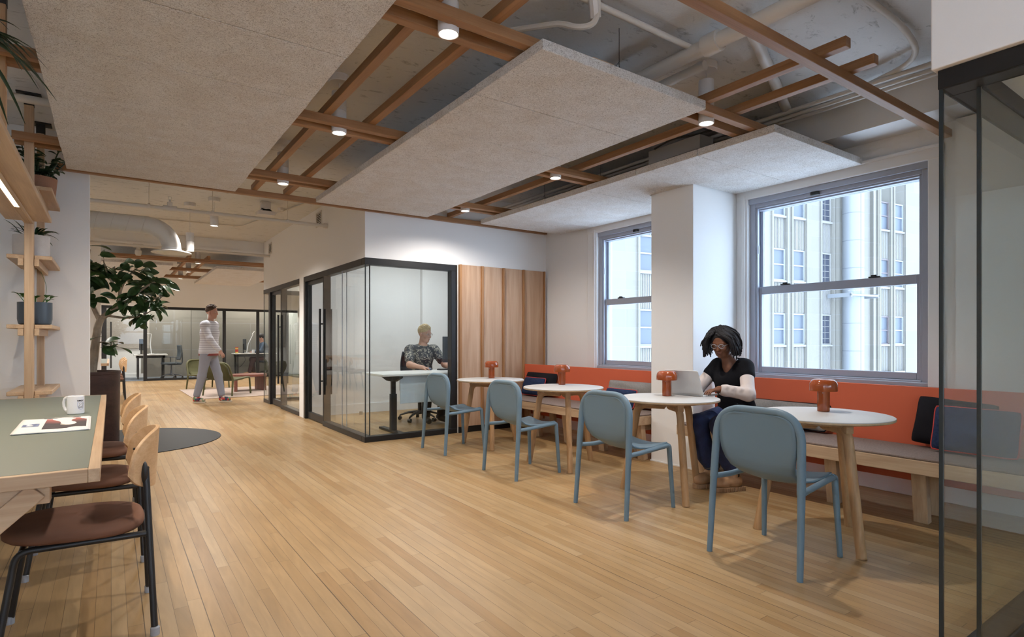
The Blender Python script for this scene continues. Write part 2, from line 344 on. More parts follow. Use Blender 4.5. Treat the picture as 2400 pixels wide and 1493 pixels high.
# ------------------------------------------------------------------ smooth bodies (signed distance fields meshed with surface nets)
def v3(*a): return np.array(a, dtype=np.float64)
class Sdf:
    def __init__(s): s.ops = []
    def cone(s, a, b, ra, rb, k=.03, mode='u'): s.ops.append(('c', v3(*a), v3(*b), ra, rb, k, mode)); return s
    def ell(s, c, r, rot=None, k=.03, mode='u'):
        s.ops.append(('e', v3(*c), v3(*r), np.array(rot) if rot is not None else np.eye(3), None, k, mode)); return s
    def plane(s, p, n, k=0.0, mode='i'): s.ops.append(('p', v3(*p), v3(*n), None, None, k, mode)); return s
    def chain(s, pts, rs, k=.02):
        for i in range(len(pts)-1): s.cone(pts[i], pts[i+1], rs[i], rs[i+1], k)
        return s
    def mesh(s, h):
        lo = np.full(3, 1e9); hi = -lo
        for o in s.ops:
            if o[6] != 'u': continue
            if o[0] == 'c':
                for p, r in ((o[1], o[3]), (o[2], o[4])): lo = np.minimum(lo, p-r); hi = np.maximum(hi, p+r)
            elif o[0] == 'e':
                e = np.sqrt(((o[3]*o[2][None,:])**2).sum(1)); lo = np.minimum(lo, o[1]-e); hi = np.maximum(hi, o[1]+e)
        lo -= .03; hi += .03
        n = np.ceil((hi-lo)/h).astype(int)+1
        ax = [(lo[i]+h*np.arange(n[i])).astype(np.float32) for i in range(3)]
        F = np.full(n, .2, np.float32)
        for o in s.ops:
            kind, k, mode = o[0], o[5], o[6]
            if kind == 'c': l = np.minimum(o[1]-o[3], o[2]-o[4]); u = np.maximum(o[1]+o[3], o[2]+o[4])
            elif kind == 'e': e = np.sqrt(((o[3]*o[2][None,:])**2).sum(1)); l, u = o[1]-e, o[1]+e
            else: l, u = lo, hi
            i0 = np.clip(np.floor((l-k-3*h-lo)/h).astype(int), 0, n); i1 = np.clip(np.ceil((u+k+3*h-lo)/h).astype(int)+1, 0, n)
            if (i1 <= i0).any(): continue
            X, Y, Z = np.meshgrid(*[ax[i][i0[i]:i1[i]] for i in range(3)], indexing='ij', sparse=True)
            if kind == 'c':
                a, b, ra, rb = o[1:5]; d = b-a; L2 = max(d@d, 1e-12)
                t = np.clip(((X-a[0])*d[0]+(Y-a[1])*d[1]+(Z-a[2])*d[2])/L2, 0, 1)
                D = np.sqrt((X-a[0]-t*d[0])**2+(Y-a[1]-t*d[1])**2+(Z-a[2]-t*d[2])**2)-(ra+(rb-ra)*t)
            elif kind == 'e':
                c, r, R = o[1:4]; x, y, z = X-c[0], Y-c[1], Z-c[2]
                q = [(R[0,i]*x+R[1,i]*y+R[2,i]*z) for i in range(3)]
                k0 = np.sqrt((q[0]/r[0])**2+(q[1]/r[1])**2+(q[2]/r[2])**2); k1 = np.sqrt((q[0]/r[0]**2)**2+(q[1]/r[1]**2)**2+(q[2]/r[2]**2)**2)
                D = k0*(k0-1)/np.maximum(k1, 1e-6)
            else: D = (X-o[1][0])*o[2][0]+(Y-o[1][1])*o[2][1]+(Z-o[1][2])*o[2][2]
            sl = tuple(slice(i0[i], i1[i]) for i in range(3)); A = F[sl]
            if mode == 'u':
                g = np.maximum(k-np.abs(A-D), 0)/max(k, 1e-6); F[sl] = np.minimum(A, D)-g*g*k*.25
            else:
                if mode == 's': D = -D
                g = np.maximum(k-np.abs(A-D), 0)/max(k, 1e-6); F[sl] = np.maximum(A, D)+g*g*k*.25
        return surface_net(F, lo, h)
def surface_net(F, lo, h):
    I = F < 0; n = np.array(F.shape)
    c = np.zeros(n-1, np.int8)
    for dx in (0,1):
        for dy in (0,1):
            for dz in (0,1): c += I[dx:n[0]-1+dx, dy:n[1]-1+dy, dz:n[2]-1+dz]
    act = (c > 0) & (c < 8); idx = np.argwhere(act); k = len(idx)
    ids = np.full(n-1, -1, np.int64); ids[act] = np.arange(k)
    P = np.zeros((k,3)); W = np.zeros(k)
    cor = [(a,b,d) for a in (0,1) for b in (0,1) for d in (0,1)]
    for a in cor:
        for ax in range(3):
            if a[ax]: continue
            b = list(a); b[ax] = 1
            fa = F[idx[:,0]+a[0], idx[:,1]+a[1], idx[:,2]+a[2]]; fb = F[idx[:,0]+b[0], idx[:,1]+b[1], idx[:,2]+b[2]]
            m = (fa < 0) != (fb < 0); t = np.where(m, fa/np.where(m, fa-fb, 1), 0)
            q = np.tile(np.array(a, float), (k,1)); q[:,ax] += t
            P[m] += q[m]; W[m] += 1
    P = (P/W[:,None]+idx)*h+lo
    faces = []
    for ax in range(3):
        sl0 = [slice(0, x) for x in n]; sl1 = [slice(0, x) for x in n]
        sl0[ax] = slice(0, n[ax]-1); sl1[ax] = slice(1, n[ax])
        A = I[tuple(sl0)]; B = I[tuple(sl1)]; e = np.argwhere(A != B); inside = A[tuple(e.T)]
        u, w = [(1,2),(2,0),(0,1)][ax]
        ok = (e[:,u] > 0) & (e[:,w] > 0) & (e[:,u] < n[u]-1) & (e[:,w] < n[w]-1); e = e[ok]; inside = inside[ok]
        def at(du, dw):
            q = e.copy(); q[:,u] -= du; q[:,w] -= dw; return ids[q[:,0], q[:,1], q[:,2]]
        Q = np.stack([at(1,1), at(0,1), at(0,0), at(1,0)], 1)
        Q = np.where(inside[:,None], Q, Q[:,::-1]); faces.append(Q)
    return P, np.concatenate(faces)
def sdf_obj(name, s, mat, parent, h, org):
    P, Q = s.mesh(h); P = P-np.array(org)
    me = bpy.data.meshes.new(name); nv, nq = len(P), len(Q)
    me.vertices.add(nv); me.vertices.foreach_set('co', P.astype(np.float32).ravel())
    me.loops.add(nq*4); me.loops.foreach_set('vertex_index', Q.astype(np.int32).ravel())
    me.polygons.add(nq); me.polygons.foreach_set('loop_start', np.arange(0, nq*4, 4, dtype=np.int32)); me.polygons.foreach_set('loop_total', np.full(nq, 4, np.int32))
    me.polygons.foreach_set('use_smooth', np.ones(nq, bool))
    me.update(calc_edges=True); me.validate(); me.materials.append(mat)
    o = bpy.data.objects.new(name, me); C.objects.link(o); o.parent = parent
    sm = o.modifiers.new('smooth', 'SMOOTH'); sm.factor = .5; sm.iterations = 2
    return o

def basis(fwd, up=(0,0,1)):
    f = np.array(fwd, float); f /= np.linalg.norm(f); l = np.cross(np.array(up, float), f); l /= np.linalg.norm(l); u = np.cross(f, l)
    return np.stack([f, l, u], 1)            # columns: forward, left, up
def head(S, c, B, s=1.0, nose=1.0, lid=.0065):
    """c = centre of the skull at eye height; B = head basis"""
    p = lambda x, y, z: c + B @ (v3(x, y, z)*s)
    S.ell(p(-.012,0,.03), np.array([.098,.076,.092])*s, B, .02)          # cranium
    S.ell(p(.022,0,-.03), np.array([.066,.061,.075])*s, B, .03)          # face
    S.cone(p(.02,.0,-.085), p(.062,0,-.098), .034*s, .021*s, .03)         # chin
    for q in (1,-1):
        S.cone(p(-.008,q*.052,-.05), p(.03,q*.030,-.09), .019*s, .018*s, .025)  # jaw
        S.ell(p(.056,q*.036,-.032), np.array([.024,.022,.018])*s, B, .02)  # cheek
        S.ell(p(.088,q*.031,.002), np.array([.014,.017,.0115])*s, B, .012, 's')  # socket
        S.ell(p(.0745,q*.031,.0015+lid), np.array([.0145,.0155,.0095])*s, B, .004)   # upper lid
        S.ell(p(-.004,q*.079,-.016), np.array([.019,.009,.031])*s, B @ rotz(q*.35), .008)  # ear
        S.cone(p(.083,q*.012,.022), p(.074,q*.045,.023), .007*s, .006*s, .012)  # brow
        S.cone(p(.094,q*.009,-.036), p(.088,q*.012,-.037), .007*s, .006*s, .008)  # nostril wing
    S.cone(p(.083,0,.012), p(.106*nose,0,-.034), .008*s, .0115*s, .014)   # nose
    S.cone(p(.080,.016,-.064), p(.080,-.016,-.064), .0065*s, .0065*s, .008)
    S.cone(p(.083,.009,-.061), p(.083,-.009,-.061), .0072*s, .0075*s, .006)   # upper lip
    S.cone(p(.081,.012,-.073), p(.081,-.012,-.073), .0078*s, .0085*s, .006)   # lower lip
    S.cone(p(.093,.017,-.067), p(.093,-.017,-.067), .003*s, .0032*s, .004, 's')
    return p
def rotz(a): return np.array([[math.cos(a),-math.sin(a),0],[math.sin(a),math.cos(a),0],[0,0,1]])
def hand(S, w, d, nrm, thumb, curl=.5, s=1.0, spread=.12):
    """w wrist, d finger direction, nrm back-of-hand normal, thumb = +1/-1 side"""
    d = np.array(d, float); d /= np.linalg.norm(d); nrm = np.array(nrm, float); nrm -= d*(nrm@d); nrm /= np.linalg.norm(nrm); sd = np.cross(nrm, d)*thumb
    pos = lambda a, b, c: np.array(w)+d*a*s+sd*b*s+nrm*c*s
    S.cone(pos(-.03,0,0), pos(.015,0,0), .024*s, .024*s, .015)
    for b in (-.024,-.008,.008,.024): S.cone(pos(.012,b*.7,0), pos(.082,b*1.05,.002), .0145*s, .0118*s, .008)
    for i, (b, ln) in enumerate(((.028,.07),(.0095,.08),(-.0095,.075),(-.027,.058))):
        a = spread*(b/.028); p = pos(.085,b,.003); ang = 0.12
        for j, fr in enumerate((.45,.32,.23)):
            ang2 = ang+curl*(.35+.35*j)
            q = p+(d*math.cos(ang2)+sd*a*math.cos(ang2)-nrm*math.sin(ang2))*ln*fr*s
            S.cone(p, q, (.0092-.0012*j)*s, (.0086-.0012*j)*s, .003); p = q; ang = ang2
    p0 = pos(.018,.022,-.006); p1 = pos(.05,.045,-.014); p2 = pos(.078,.052,-.02); p3 = pos(.099,.049,-.027)
    S.cone(p0, p1, .0145*s, .0115*s, .012); S.cone(p1, p2, .0105*s, .0095*s, .004); S.cone(p2, p3, .0095*s, .0078*s, .003)
def eyes(parent, p, org, s, iris, white=None):
    w = mat('eye_white', (.45,.42,.40), .3); k = mat('eye_iris', iris, .2)
    for q in (1,-1):
        m = M(); m.ball(p(.074,q*.031,.002)-org, .0122*s)
        e = obj('eye', m, w, parent, smooth=180); m = M(); m.ball(p(.0815,q*.031,.0005)-org, .0062*s); obj('iris', m, k, e, smooth=180)
def glasses(parent, p, org, s, mt):
    m = M(); rr = lambda q: [p(.098-.10*abs(q*.033+.021*math.cos(a))**1.5, q*.033+.023*math.cos(a), .0+.018*math.sin(a))-org for a in [2*math.pi*i/20 for i in range(20)]]
    for q in (1,-1):
        m.tube(rr(q), .0017*s, 6, closed=True); m.tube([p(.094,q*.055,.006)-org, p(.05,q*.078,.006)-org, p(-.01,q*.082,.0)-org], .002*s, 6)
    m.tube([p(.0995,.011,.004)-org, p(.103,0,.007)-org, p(.0995,-.011,.004)-org], .002*s, 6)
    return obj('glasses', m, mt, parent)
# ------------------------------------------------------------------ camera, world
cd = bpy.data.cameras.new('camera'); cam = bpy.data.objects.new('camera', cd); C.objects.link(cam); SC.camera = cam
cam.location = (0,0,1.2); cam.rotation_euler = (rad(90), 0, -math.atan2(940,1343))
cd.sensor_width = 36; cd.lens = 36*1343/2400; cd.shift_y = 49.5/2400; cd.clip_start = .05; cd.clip_end = 300
w = bpy.data.worlds.new('World'); SC.world = w; w.use_nodes = True
bg = w.node_tree.nodes['Background']; bg.inputs['Color'].default_value = (.62,.785,1,1); bg.inputs['Strength'].default_value = 5.6
SC.view_settings.view_transform = 'Standard'; SC.view_settings.look = 'None'; SC.view_settings.exposure = .3; SC.view_settings.gamma = 1; SC.view_settings.use_curve_mapping = False
cy = SC.cycles; cy.max_bounces = 6; cy.diffuse_bounces = 4; cy.glossy_bounces = 3; cy.transparent_max_bounces = 24; cy.use_adaptive_sampling = True; cy.adaptive_threshold = .1; cy.adaptive_min_samples = 16; cy.transmission_bounces = 4
cy.caustics_reflective = False; cy.caustics_refractive = False; cy.sample_clamp_indirect = 4; cy.use_denoising = True
def spot(parent, loc, p, col=(1,.94,.87), ang=128, blend=.9, r=.04):
    l = bpy.data.lights.new('lamp_light', 'SPOT'); l.energy = p; l.color = col; l.spot_size = rad(ang); l.spot_blend = blend; l.shadow_soft_size = r
    o = bpy.data.objects.new('lamp_light', l); C.objects.link(o); o.location = loc; o.parent = parent; return o
def area(parent, loc, p, sx, sy, col, rot=(0,0,0)):
    l = bpy.data.lights.new('lamp_light', 'AREA'); l.energy = p; l.color = col; l.shape = 'RECTANGLE'; l.size = sx; l.size_y = sy
    o = bpy.data.objects.new('lamp_light', l); C.objects.link(o); o.location = loc; o.rotation_euler = rot; o.parent = parent; return o

# ------------------------------------------------------------------ shell
ZC = 3.07; YF = 6.437; XO = 2.42
struct('floor', M().box(-2.1,5.36,-4.1,21.8,-.12,0), FLOOR, smooth=0)
struct('ceiling', M().box(-2.1,5.36,-4.1,21.8,ZC,ZC+.15), SLAB, smooth=0)
m = M(); X0, X1 = 5.1, 5.34
m.box(X0,X1,-4.1,21.8,0,.85); m.box(X0,X1,-4.1,21.8,2.56,ZC); m.box(X0,X1,-4.1,1.75,.85,2.56); m.box(X0,X1,3.25,3.86,.85,2.56); m.box(X0,X1,5.36,21.8,.85,2.56)
struct('wall_window', m, WHITE, smooth=0)
m = M(); m.box(-2.24,-2,-3.2,21.8,0,.85); m.box(-2.24,-2,-3.2,21.8,2.56,ZC); m.box(-2.24,-2,-3.2,-2.4,.85,2.56); m.box(-2.24,-2,-.9,21.8,.85,2.56)
struct('wall_left', m, WHITE, smooth=0)
m = M(); m.box(-2,5.1,-3.24,-3,0,.85); m.box(-2,5.1,-3.24,-3,2.56,ZC); m.box(-2,-1.75,-3.24,-3,.85,2.56); m.box(-.25,.25,-3.24,-3,.85,2.56); m.box(1.75,2.25,-3.24,-3,.85,2.56); m.box(3.75,5.1,-3.24,-3,.85,2.56)
struct('wall_rear', m, WHITE, smooth=0)
struct('wall_far', M().box(-2,5.1,21.6,21.8,0,ZC), WHITE, smooth=0)
struct('wall_wing', M().box(-2,-.16,6.55,6.68,0,ZC), WHITE, smooth=0, bevel=.004)
struct('wall_wing_far', M().box(-2,-.14,11.83,11.96,0,ZC), WHITE, smooth=0)
struct('wall_pillar', M().box(4.395,5.099,3.37,3.87,0,ZC), WHITE, smooth=0, bevel=.006)
struct('wall_pilaster', M().box(5.02,5.099,.6,1.56,.14,2.8), WHITE, smooth=0)
# the wall round the glass offices
m = M(); m.box(XO,5.1,YF,YF+.11,2.157,ZC); m.box(3.645,5.1,YF,YF+.11,0,2.157)
struct('wall_office_front', m, WHITE, smooth=0)
m = M(); m.box(XO,XO+.11,YF+.11,11.83,2.157,ZC); m.box(XO,XO+.11,9.02,9.27,0,2.157)
struct('wall_office_side', m, WHITE, smooth=0)
m = M(); m.box(XO+.11,5.1,9.13,9.24,0,ZC); m.box(4.43,5.1,9.04,9.13,0,ZC)
struct('wall_office_back', m, WHITE, smooth=0)
struct('wall_office_end', M().box(XO+.11,5.1,11.72,11.83,2.157,ZC), WHITE, smooth=0)
struct('ceiling_office', M().box(XO+.11,5.1,YF+.11,11.72,2.72,2.76), TRIMW, smooth=0)
struct('baseboard_office', M().box(XO+.11,5.1,9.005,9.129,0,.15) if 0 else M().box(XO+.11,4.43,9.115,9.13,0,.15).box(4.42,5.1,9.025,9.04,0,.15), TRIMW, smooth=0)
m = M(); m.box(5.035,5.1,-.5,3.37,0,.13); m.box(5.035,5.1,3.87,YF,0,.13); m.box(5.05,5.1,-.5,3.37,.13,.15); m.box(5.05,5.1,3.87,YF,.13,.15)
struct('baseboard_window', m, TRIMW, smooth=0, bevel=.006)
struct('baseboard_pillar', M().box(4.388,5.03,3.362,3.878,0,.012), TRIMW, smooth=0)
# beam along the window wall and across the corridor
struct('trim_1', M().box(4.75,5.099,-4,YF,2.815,ZC), WHITE, smooth=0)
m = M(); m.box(-.14,XO,11.83,12.05,2.845,ZC); m.box(-.14,XO,11.80,11.83,2.845,2.885)
struct('trim_2', m, WHITE, smooth=0)
# window casings
m = M()
for y0, y1, lw in ((1.75,3.25,.12), (3.86,5.36,.17)):
    a, b = (y0-.1, y1+lw) if y0 < 2 else (y0, y1+lw)
    if y0 < 2: m.box(5.065,5.1,y0-.1,y0,.84,2.66)
    m.box(5.065,5.1,y1,y1+lw-.001,.84,2.66); m.box(5.06,5.1,a,b-.001,2.56,2.66); m.box(5.045,5.1,a,b-.001,2.64,2.665)
    m.box(5.05,5.1,y1+.02,y1+.055,.84,2.60)
    m.box(5.1,5.2,y0-.012,y0,.85,2.56) if 0 else None
struct('trim_3', m, TRIMW, smooth=0, bevel=.005)

# ------------------------------------------------------------------ windows (double-hung, grey metal)
def make_window(name):
    W = struct(name); W.location = (5.1,1.75,.85); w_, h_ = 1.5, 1.71
    m = M(); m.box(.01,.16,0,.055,0,h_); m.box(.01,.16,w_-.055,w_,0,h_); m.box(.01,.16,.055,w_-.055,h_-.085,h_); m.box(.0,.18,.055,w_-.055,0,.035)
    m.box(-.012,.02,-.004,w_+.004,h_-.05,h_+.002); m.box(-.02,.05,-.004,w_+.004,-.012,.02); m.box(.02,.045,.055,.075,0,h_-.085); m.box(.02,.045,w_-.075,w_-.055,0,h_-.085); m.box(.02,.05,.075,w_-.075,h_-.10,h_-.085); m.box(.05,.094,.056,w_-.056,h_-.113,h_-.085)
    obj('window_frame', m, ALU, W, 0, .004)
    def sash(x, z0, z1, st, top, bot):
        m = M(); y0, y1 = .056, w_-.056
        m.box(x,x+.04,y0,y0+st,z0,z1); m.box(x,x+.04,y1-st,y1,z0,z1); m.box(x,x+.04,y0+st,y1-st,z1-top,z1); m.box(x,x+.04,y0+st,y1-st,z0,z0+bot)
        s = obj('sash', m, ALU, W, 0, .004)
        obj('pane', M().box(x+.016,x+.022,y0+st,y1-st,z0+bot,z1-top), GLW, s, 0); return s
    up = sash(.095, .79, h_-.086, .03, .028, .04); lo = sash(.048, .036, .86, .045, .075, .055)
    for y in (.36, 1.12): obj('latch', M().box(.045,.085,y,y+.09,.861,.872).box(.055,.072,y+.03,y+.075,.872,.885), BLKP, lo, 0, .003)
    obj('sash_stop', M().box(-.014,.03,.83,.90,h_-.082,h_-.052), BLKP, W, 0, .003)
    for y in (.06, w_-.078): obj('side_clip', M().box(.03,.048,y,y+.018,1.18,1.26), ALU, W, 0, .002)
    return W
W2 = make_window('window_2'); W2['label'] = 'large grey double-hung window right of the pillar'
W1 = dup(W2, (5.1,3.86,.85)); W1.name = 'window_1'; W1['label'] = 'grey double-hung window left of the pillar, half hidden'

for n_, a in (('window_3',-1.75),('window_4',.25),('window_5',2.25)):
    q = dup(W2, (a,-3.0,.85), rad(-90)); q.name = n_; q['label'] = 'grey double-hung window in the wall behind the camera, '+('left' if a < 0 else 'middle' if a < 2 else 'right')
for n_, y_ in (('fill_window_6',-.9),):
    q = dup(W2, (-2.0,y_,.85), rad(180)); q.name = n_; q['label'] = 'unseen grey double-hung window added in the left wall for fill daylight'  # unseen window put in to let more daylight fill the room

# ------------------------------------------------------------------ neighbouring building across the court
def stone():
    m, nt, b = newmat('pale_limestone'); tc = N(nt, 'ShaderNodeTexCoord'); mp = N(nt, 'ShaderNodeMapping'); mp.inputs['Rotation'].default_value = (rad(-90),0,0)
    L(nt, tc.outputs['Object'], mp.inputs['Vector']); br = N(nt, 'ShaderNodeTexBrick'); L(nt, mp.outputs[0], br.inputs['Vector'])
    br.inputs['Scale'].default_value = 1; br.inputs['Brick Width'].default_value = 1.5; br.inputs['Row Height'].default_value = .875; br.inputs['Mortar Size'].default_value = .008
    br.inputs['Color1'].default_value = (.215,.199,.172,1); br.inputs['Color2'].default_value = (.197,.185,.162,1); br.inputs['Mortar'].default_value = (.235,.235,.235,1)
    L(nt, br.outputs['Color'], b.inputs['Base Color']); b.inputs['Roughness'].default_value = .9; return m
ST = stone(); RIB = mat('ribbed_spandrel', (.245,.235,.22), .8); BFR = mat('pale_window_paint', (.28,.295,.31), .6); BPN = mat('street_window_glass', (.09,.105,.13), .35, spec=.6)
BDK = mat('leaded_dark_glass', (.045,.05,.07), .35, spec=.6); BRF = mat('brown_window_paint', (.15,.125,.13), .6); DUCTM = mat('silver_flue_metal', (.225,.235,.25), .5, metal=.1); SEAM = mat('flue_seam', (.15,.16,.18), .5)
bl = thing('building', 'pale stone building with stacked windows across the court outside', 'building', (29.08,17.12,-14), -.157)
cols = [(-8.95,-6.9,BFR,BPN,2), (-.05,.98,BFR,BPN,2), (1.5,2.55,BFR,BPN,2), (3.88,4.8,RIB,BDK,0), (9.25,10.2,BRF,BPN,2), (10.65,11.7,BFR,BPN,2)]
m = M(); e = -34.0
for c in cols + [(40,40)]:
    m.box(e, c[0], 0, 1, 0, 40); e = c[1]
for c in cols:
    for q in (c[0]-.14, c[1]+.02): m.box(q, q+.12, -.09, 0, 0, 40)
m.box(5.0,5.25,-.25,0,0,40); m.box(8.3,8.5,-.2,0,0,40); m.box(8.9,9.0,-.12,0,0,40)
obj('facade_wall', m, ST, bl, 0)
for c in cols:
    for k in range(-1,3):
        z = 14+.91+3.5*k; s0, s1 = c[0], c[1]; z1 = z+1.72
        m = M(); fw = .07
        m.box(s0,s0+fw,.06,.3,z,z1); m.box(s1-fw,s1,.06,.3,z,z1); m.box(s0+fw,s1-fw,.06,.3,z1-fw,z1); m.box(s0+fw,s1-fw,.06,.3,z,z+fw)
        if c[4]: m.box(s0+fw,s1-fw,.08,.3,z+.83,z+.9)
        else:
            for i in range(1,5): m.box(s0+fw,s1-fw,.11,.18,z+1.72*i/5-.012,z+1.72*i/5+.012)
            m.box((s0+s1)/2-.012,(s0+s1)/2+.012,.11,.18,z+fw,z1-fw)
        if k == -1: m.box(s0-.02,s1+.02,-.05,.35,z1,z1+.12)
        f = obj('window', m, c[2], bl, 0); obj('pane', M().box(s0+fw,s1-fw,.13,.15,z+fw,z1-fw), c[3], f, 0)
        m = M(); m.box(s0,s1,.12,.6,z-1.78,z-.09); nr = int((s1-s0)/.105)
        for i in range(nr): x = s0+(i+.3)*(s1-s0)/nr; m.box(x,x+.045,.085,.12,z-1.74,z-.13)
        m.box(s0-.05,s1+.05,-.03,.3,z-.1,z)
        obj('spandrel', m, RIB, bl, 0)
m = M(); m.lathe([(.54,0),(.54,36)], 40, (5.55,-.75,0)); fl = obj('flue_pipe', m, DUCTM, bl)
for i in range(10):
    z = 11.45+1.55*i; obj('flue_seam', M().lathe([(.543,z),(.549,z+.01),(.549,z+.025),(.543,z+.035)], 40, (5.55,-.75,0)), SEAM, fl)
obj('flue_seam', M().box(5.42,5.445,-1.285,-1.25,0,36), SEAM, fl, 0)
obj('flue_bracket', M().box(4.4,6.9,-1.40,-1.31,17.62,17.72).box(4.4,4.5,-1.40,0,17.56,17.78).box(6.8,6.9,-1.40,0,17.56,17.78), DUCTM, fl, 0)

# ------------------------------------------------------------------ glazed partitions
def pane(p, *b): return obj('pane', M().box(*b), GL, p, 0)
GO = struct('wall_glass_office')
obj('header', M().box(XO-.004,3.645,YF-.004,YF+.1,2.077,2.157), BLACK, GO, 0, .003); obj('header', M().box(XO-.004,XO+.1,YF+.1,9.02,2.077,2.157), BLACK, GO, 0, .003)
obj('sill', M().box(XO-.004,3.645,YF-.004,YF+.1,0,.065), BLACK, GO, 0, .003); obj('sill', M().box(XO-.004,XO+.1,YF+.1,8.06,0,.065), BLACK, GO, 0, .003)
obj('post', M().box(3.56,3.645,YF-.004,YF+.1,.065,2.077), BLACK, GO, 0, .003); obj('post', M().box(XO,XO+.1,8.02,8.06,.065,2.077), BLACK, GO, 0, .003); obj('post', M().box(XO-.004,XO+.1,8.93,9.02,0,2.077), BLACK, GO, 0, .003)
pane(GO, XO+.006,3.56,YF+.002,YF+.012,.065,2.077); pane(GO, XO+.09,3.56,YF+.085,YF+.095,.065,2.077)
for y0, y1 in ((YF+.012,7.255),(7.265,8.02)): pane(GO, XO+.002,XO+.012,y0,y1,.065,2.077)
for y0, y1 in ((YF+.095,7.33),(7.34,8.02)): pane(GO, XO+.085,XO+.095,y0,y1,.065,2.077)
obj('glass_joint', M().box(XO,XO+.011,YF,YF+.011,.065,2.077), GEDGE, GO, 0); obj('glass_joint', M().box(XO+.085,XO+.096,YF+.085,YF+.096,.065,2.077), GEDGE, GO, 0)
obj('glass_joint', M().box(XO+.003,XO+.012,7.2575,7.2625,.065,2.077), GEDGL, GO, 0); obj('glass_joint', M().box(XO+.086,XO+.095,7.3325,7.3375,.065,2.077), GEDGL, GO, 0)
def door(name, y0, y1, hy):
    D = struct(name); m = M(); x0, x1 = XO+.03, XO+.075
    m.box(x0,x1,y0,y0+.045,.01,2.075); m.box(x0,x1,y1-.045,y1,.01,2.075); m.box(x0,x1,y0+.045,y1-.045,.01,.11); m.box(x0,x1,y0+.045,y1-.045,2.02,2.075)
    obj('leaf_frame', m, BLACK, D, 0, .003); pane(D, x0+.018,x0+.028,y0+.045,y1-.045,.11,2.02)
    for x in (XO-.03, x1+.05):
        h = obj('pull_handle', M().tube([(x,hy,.43),(x,hy,1.63)], .016, 10), BLACK, D)
        for z in (.62,1.42): obj('handle_mount', M().tube([(x,hy,z),(x0 if x < x0 else x1,hy,z)], .01, 8), BLACK, h)
    for z in (.22,1.2,1.82): obj('hinge', M().box(x0-.012,x1+.01,y1-.012,y1+.0,z,z+.12), BLACK, D, 0, .003)
    return D
door('door_1', 8.062, 8.928, 8.09)
GB = struct('wall_glass_second_office')
obj('header', M().box(XO-.004,XO+.1,9.27,11.83,2.077,2.157), BLACK, GB, 0, .003); obj('sill', M().box(XO-.004,XO+.1,9.27,10.44,0,.065), BLACK, GB, 0, .003); obj('sill', M().box(XO-.004,XO+.1,11.4,11.83,0,.065), BLACK, GB, 0, .003)
obj('post', M().box(XO,XO+.1,10.44,10.49,0,2.077), BLACK, GB, 0, .003); obj('post', M().box(XO-.004,XO+.1,11.28,11.4,0,2.077), BLACK, GB, 0, .003)
obj('header', M().box(XO+.1,5.1,11.73,11.83,2.077,2.157), BLACK, GB, 0, .003); obj('sill', M().box(XO+.1,5.1,11.73,11.83,0,.065), BLACK, GB, 0, .003)
pane(GB, XO+.002,XO+.012,9.27,10.44,.065,2.077); pane(GB, XO+.085,XO+.095,9.27,10.44,.065,2.077); pane(GB, XO+.002,XO+.012,11.4,11.82,.065,2.077)
pane(GB, XO+.012,5.1,11.80,11.81,.065,2.077); obj('glass_joint', M().box(XO+.001,XO+.013,11.818,11.83,.065,2.077), GEDGE, GB, 0)
door('door_2', 10.492, 11.278, 10.52)
# booth in the right foreground
BX, BY = 2.404, .795
struct('wall_booth_bulkhead', M().box(2.378,5.1,-3,.812,2.153,ZC), WHITE, smooth=0, bevel=.004)
GC = struct('wall_glass_booth')
obj('header', M().box(BX-.004,BX+.1,-2.95,BY+.004,2.085,2.152), BLACK, GC, 0, .003); obj('header', M().box(BX+.1,4.6,BY-.1,BY+.004,2.085,2.152), BLACK, GC, 0, .003)
obj('sill', M().box(BX-.004,BX+.1,-2.95,BY+.004,0,.065), BLACK, GC, 0, .003); obj('sill', M().box(BX+.1,4.6,BY-.1,BY+.004,0,.065), BLACK, GC, 0, .003)
pane(GC, BX,BX+.01,-2.95,BY-.01,.065,2.085); pane(GC, BX+.084,BX+.094,-2.95,BY-.09,.065,2.085)
pane(GC, BX+.012,4.6,BY-.012,BY-.002,.065,2.085); pane(GC, BX+.095,4.6,BY-.094,BY-.084,.065,2.085)
obj('glass_joint', M().box(BX-.001,BX+.012,BY-.011,BY+.001,.065,2.085), GEDGE, GC, 0); obj('glass_joint', M().box(BX+.083,BX+.095,BY-.095,BY-.083,.065,2.085), GEDGE, GC, 0)
struct('wall_booth_back', M().box(4.6,4.68,-2.95,.6,0,2.15), WHITE, smooth=0)
# far glass front
GF = struct('wall_glass_far'); Y = 19.7
obj('header', M().box(-.22,5.1,Y,Y+.1,2.09,2.165), BLACK, GF, 0); obj('sill', M().box(.86,2.84,Y,Y+.1,0,.06), BLACK, GF, 0); obj('sill', M().box(3.9,5.1,Y,Y+.1,0,.06), BLACK, GF, 0)
for x0, x1 in ((-.22,-.1),(.77,.86),(2.84,2.93),(3.82,3.9)): obj('post', M().box(x0,x1,Y,Y+.1,0,2.09), BLACK, GF, 0)
for x0, x1 in ((.86,1.98),(1.99,2.84),(3.9,5.1),(-.1,.77),(2.93,3.82)): pane(GF, x0,x1,Y+.04,Y+.05,.06,2.09)
obj('glass_joint', M().box(1.98,1.99,Y+.038,Y+.052,.06,2.09), GEDGE, GF, 0)
for x in (.0, 2.86): obj('pull_handle', M().tube([(x,Y-.06,.4),(x,Y-.06,1.7)], .018, 8).tube([(x,Y-.06,.6),(x,Y,.6)], .01, 6).tube([(x,Y-.06,1.5),(x,Y,1.5)], .01, 6), BLACK, GF)
struct('wall_far_front', M().box(-2,5.1,Y,Y+.1,2.165,ZC).box(-2,-.22,Y,Y+.1,0,2.165), WHITE, smooth=0)
struct('wall_far_divider', M().box(2.62,2.70,Y+.12,21.6,0,ZC), WHITE, smooth=0)
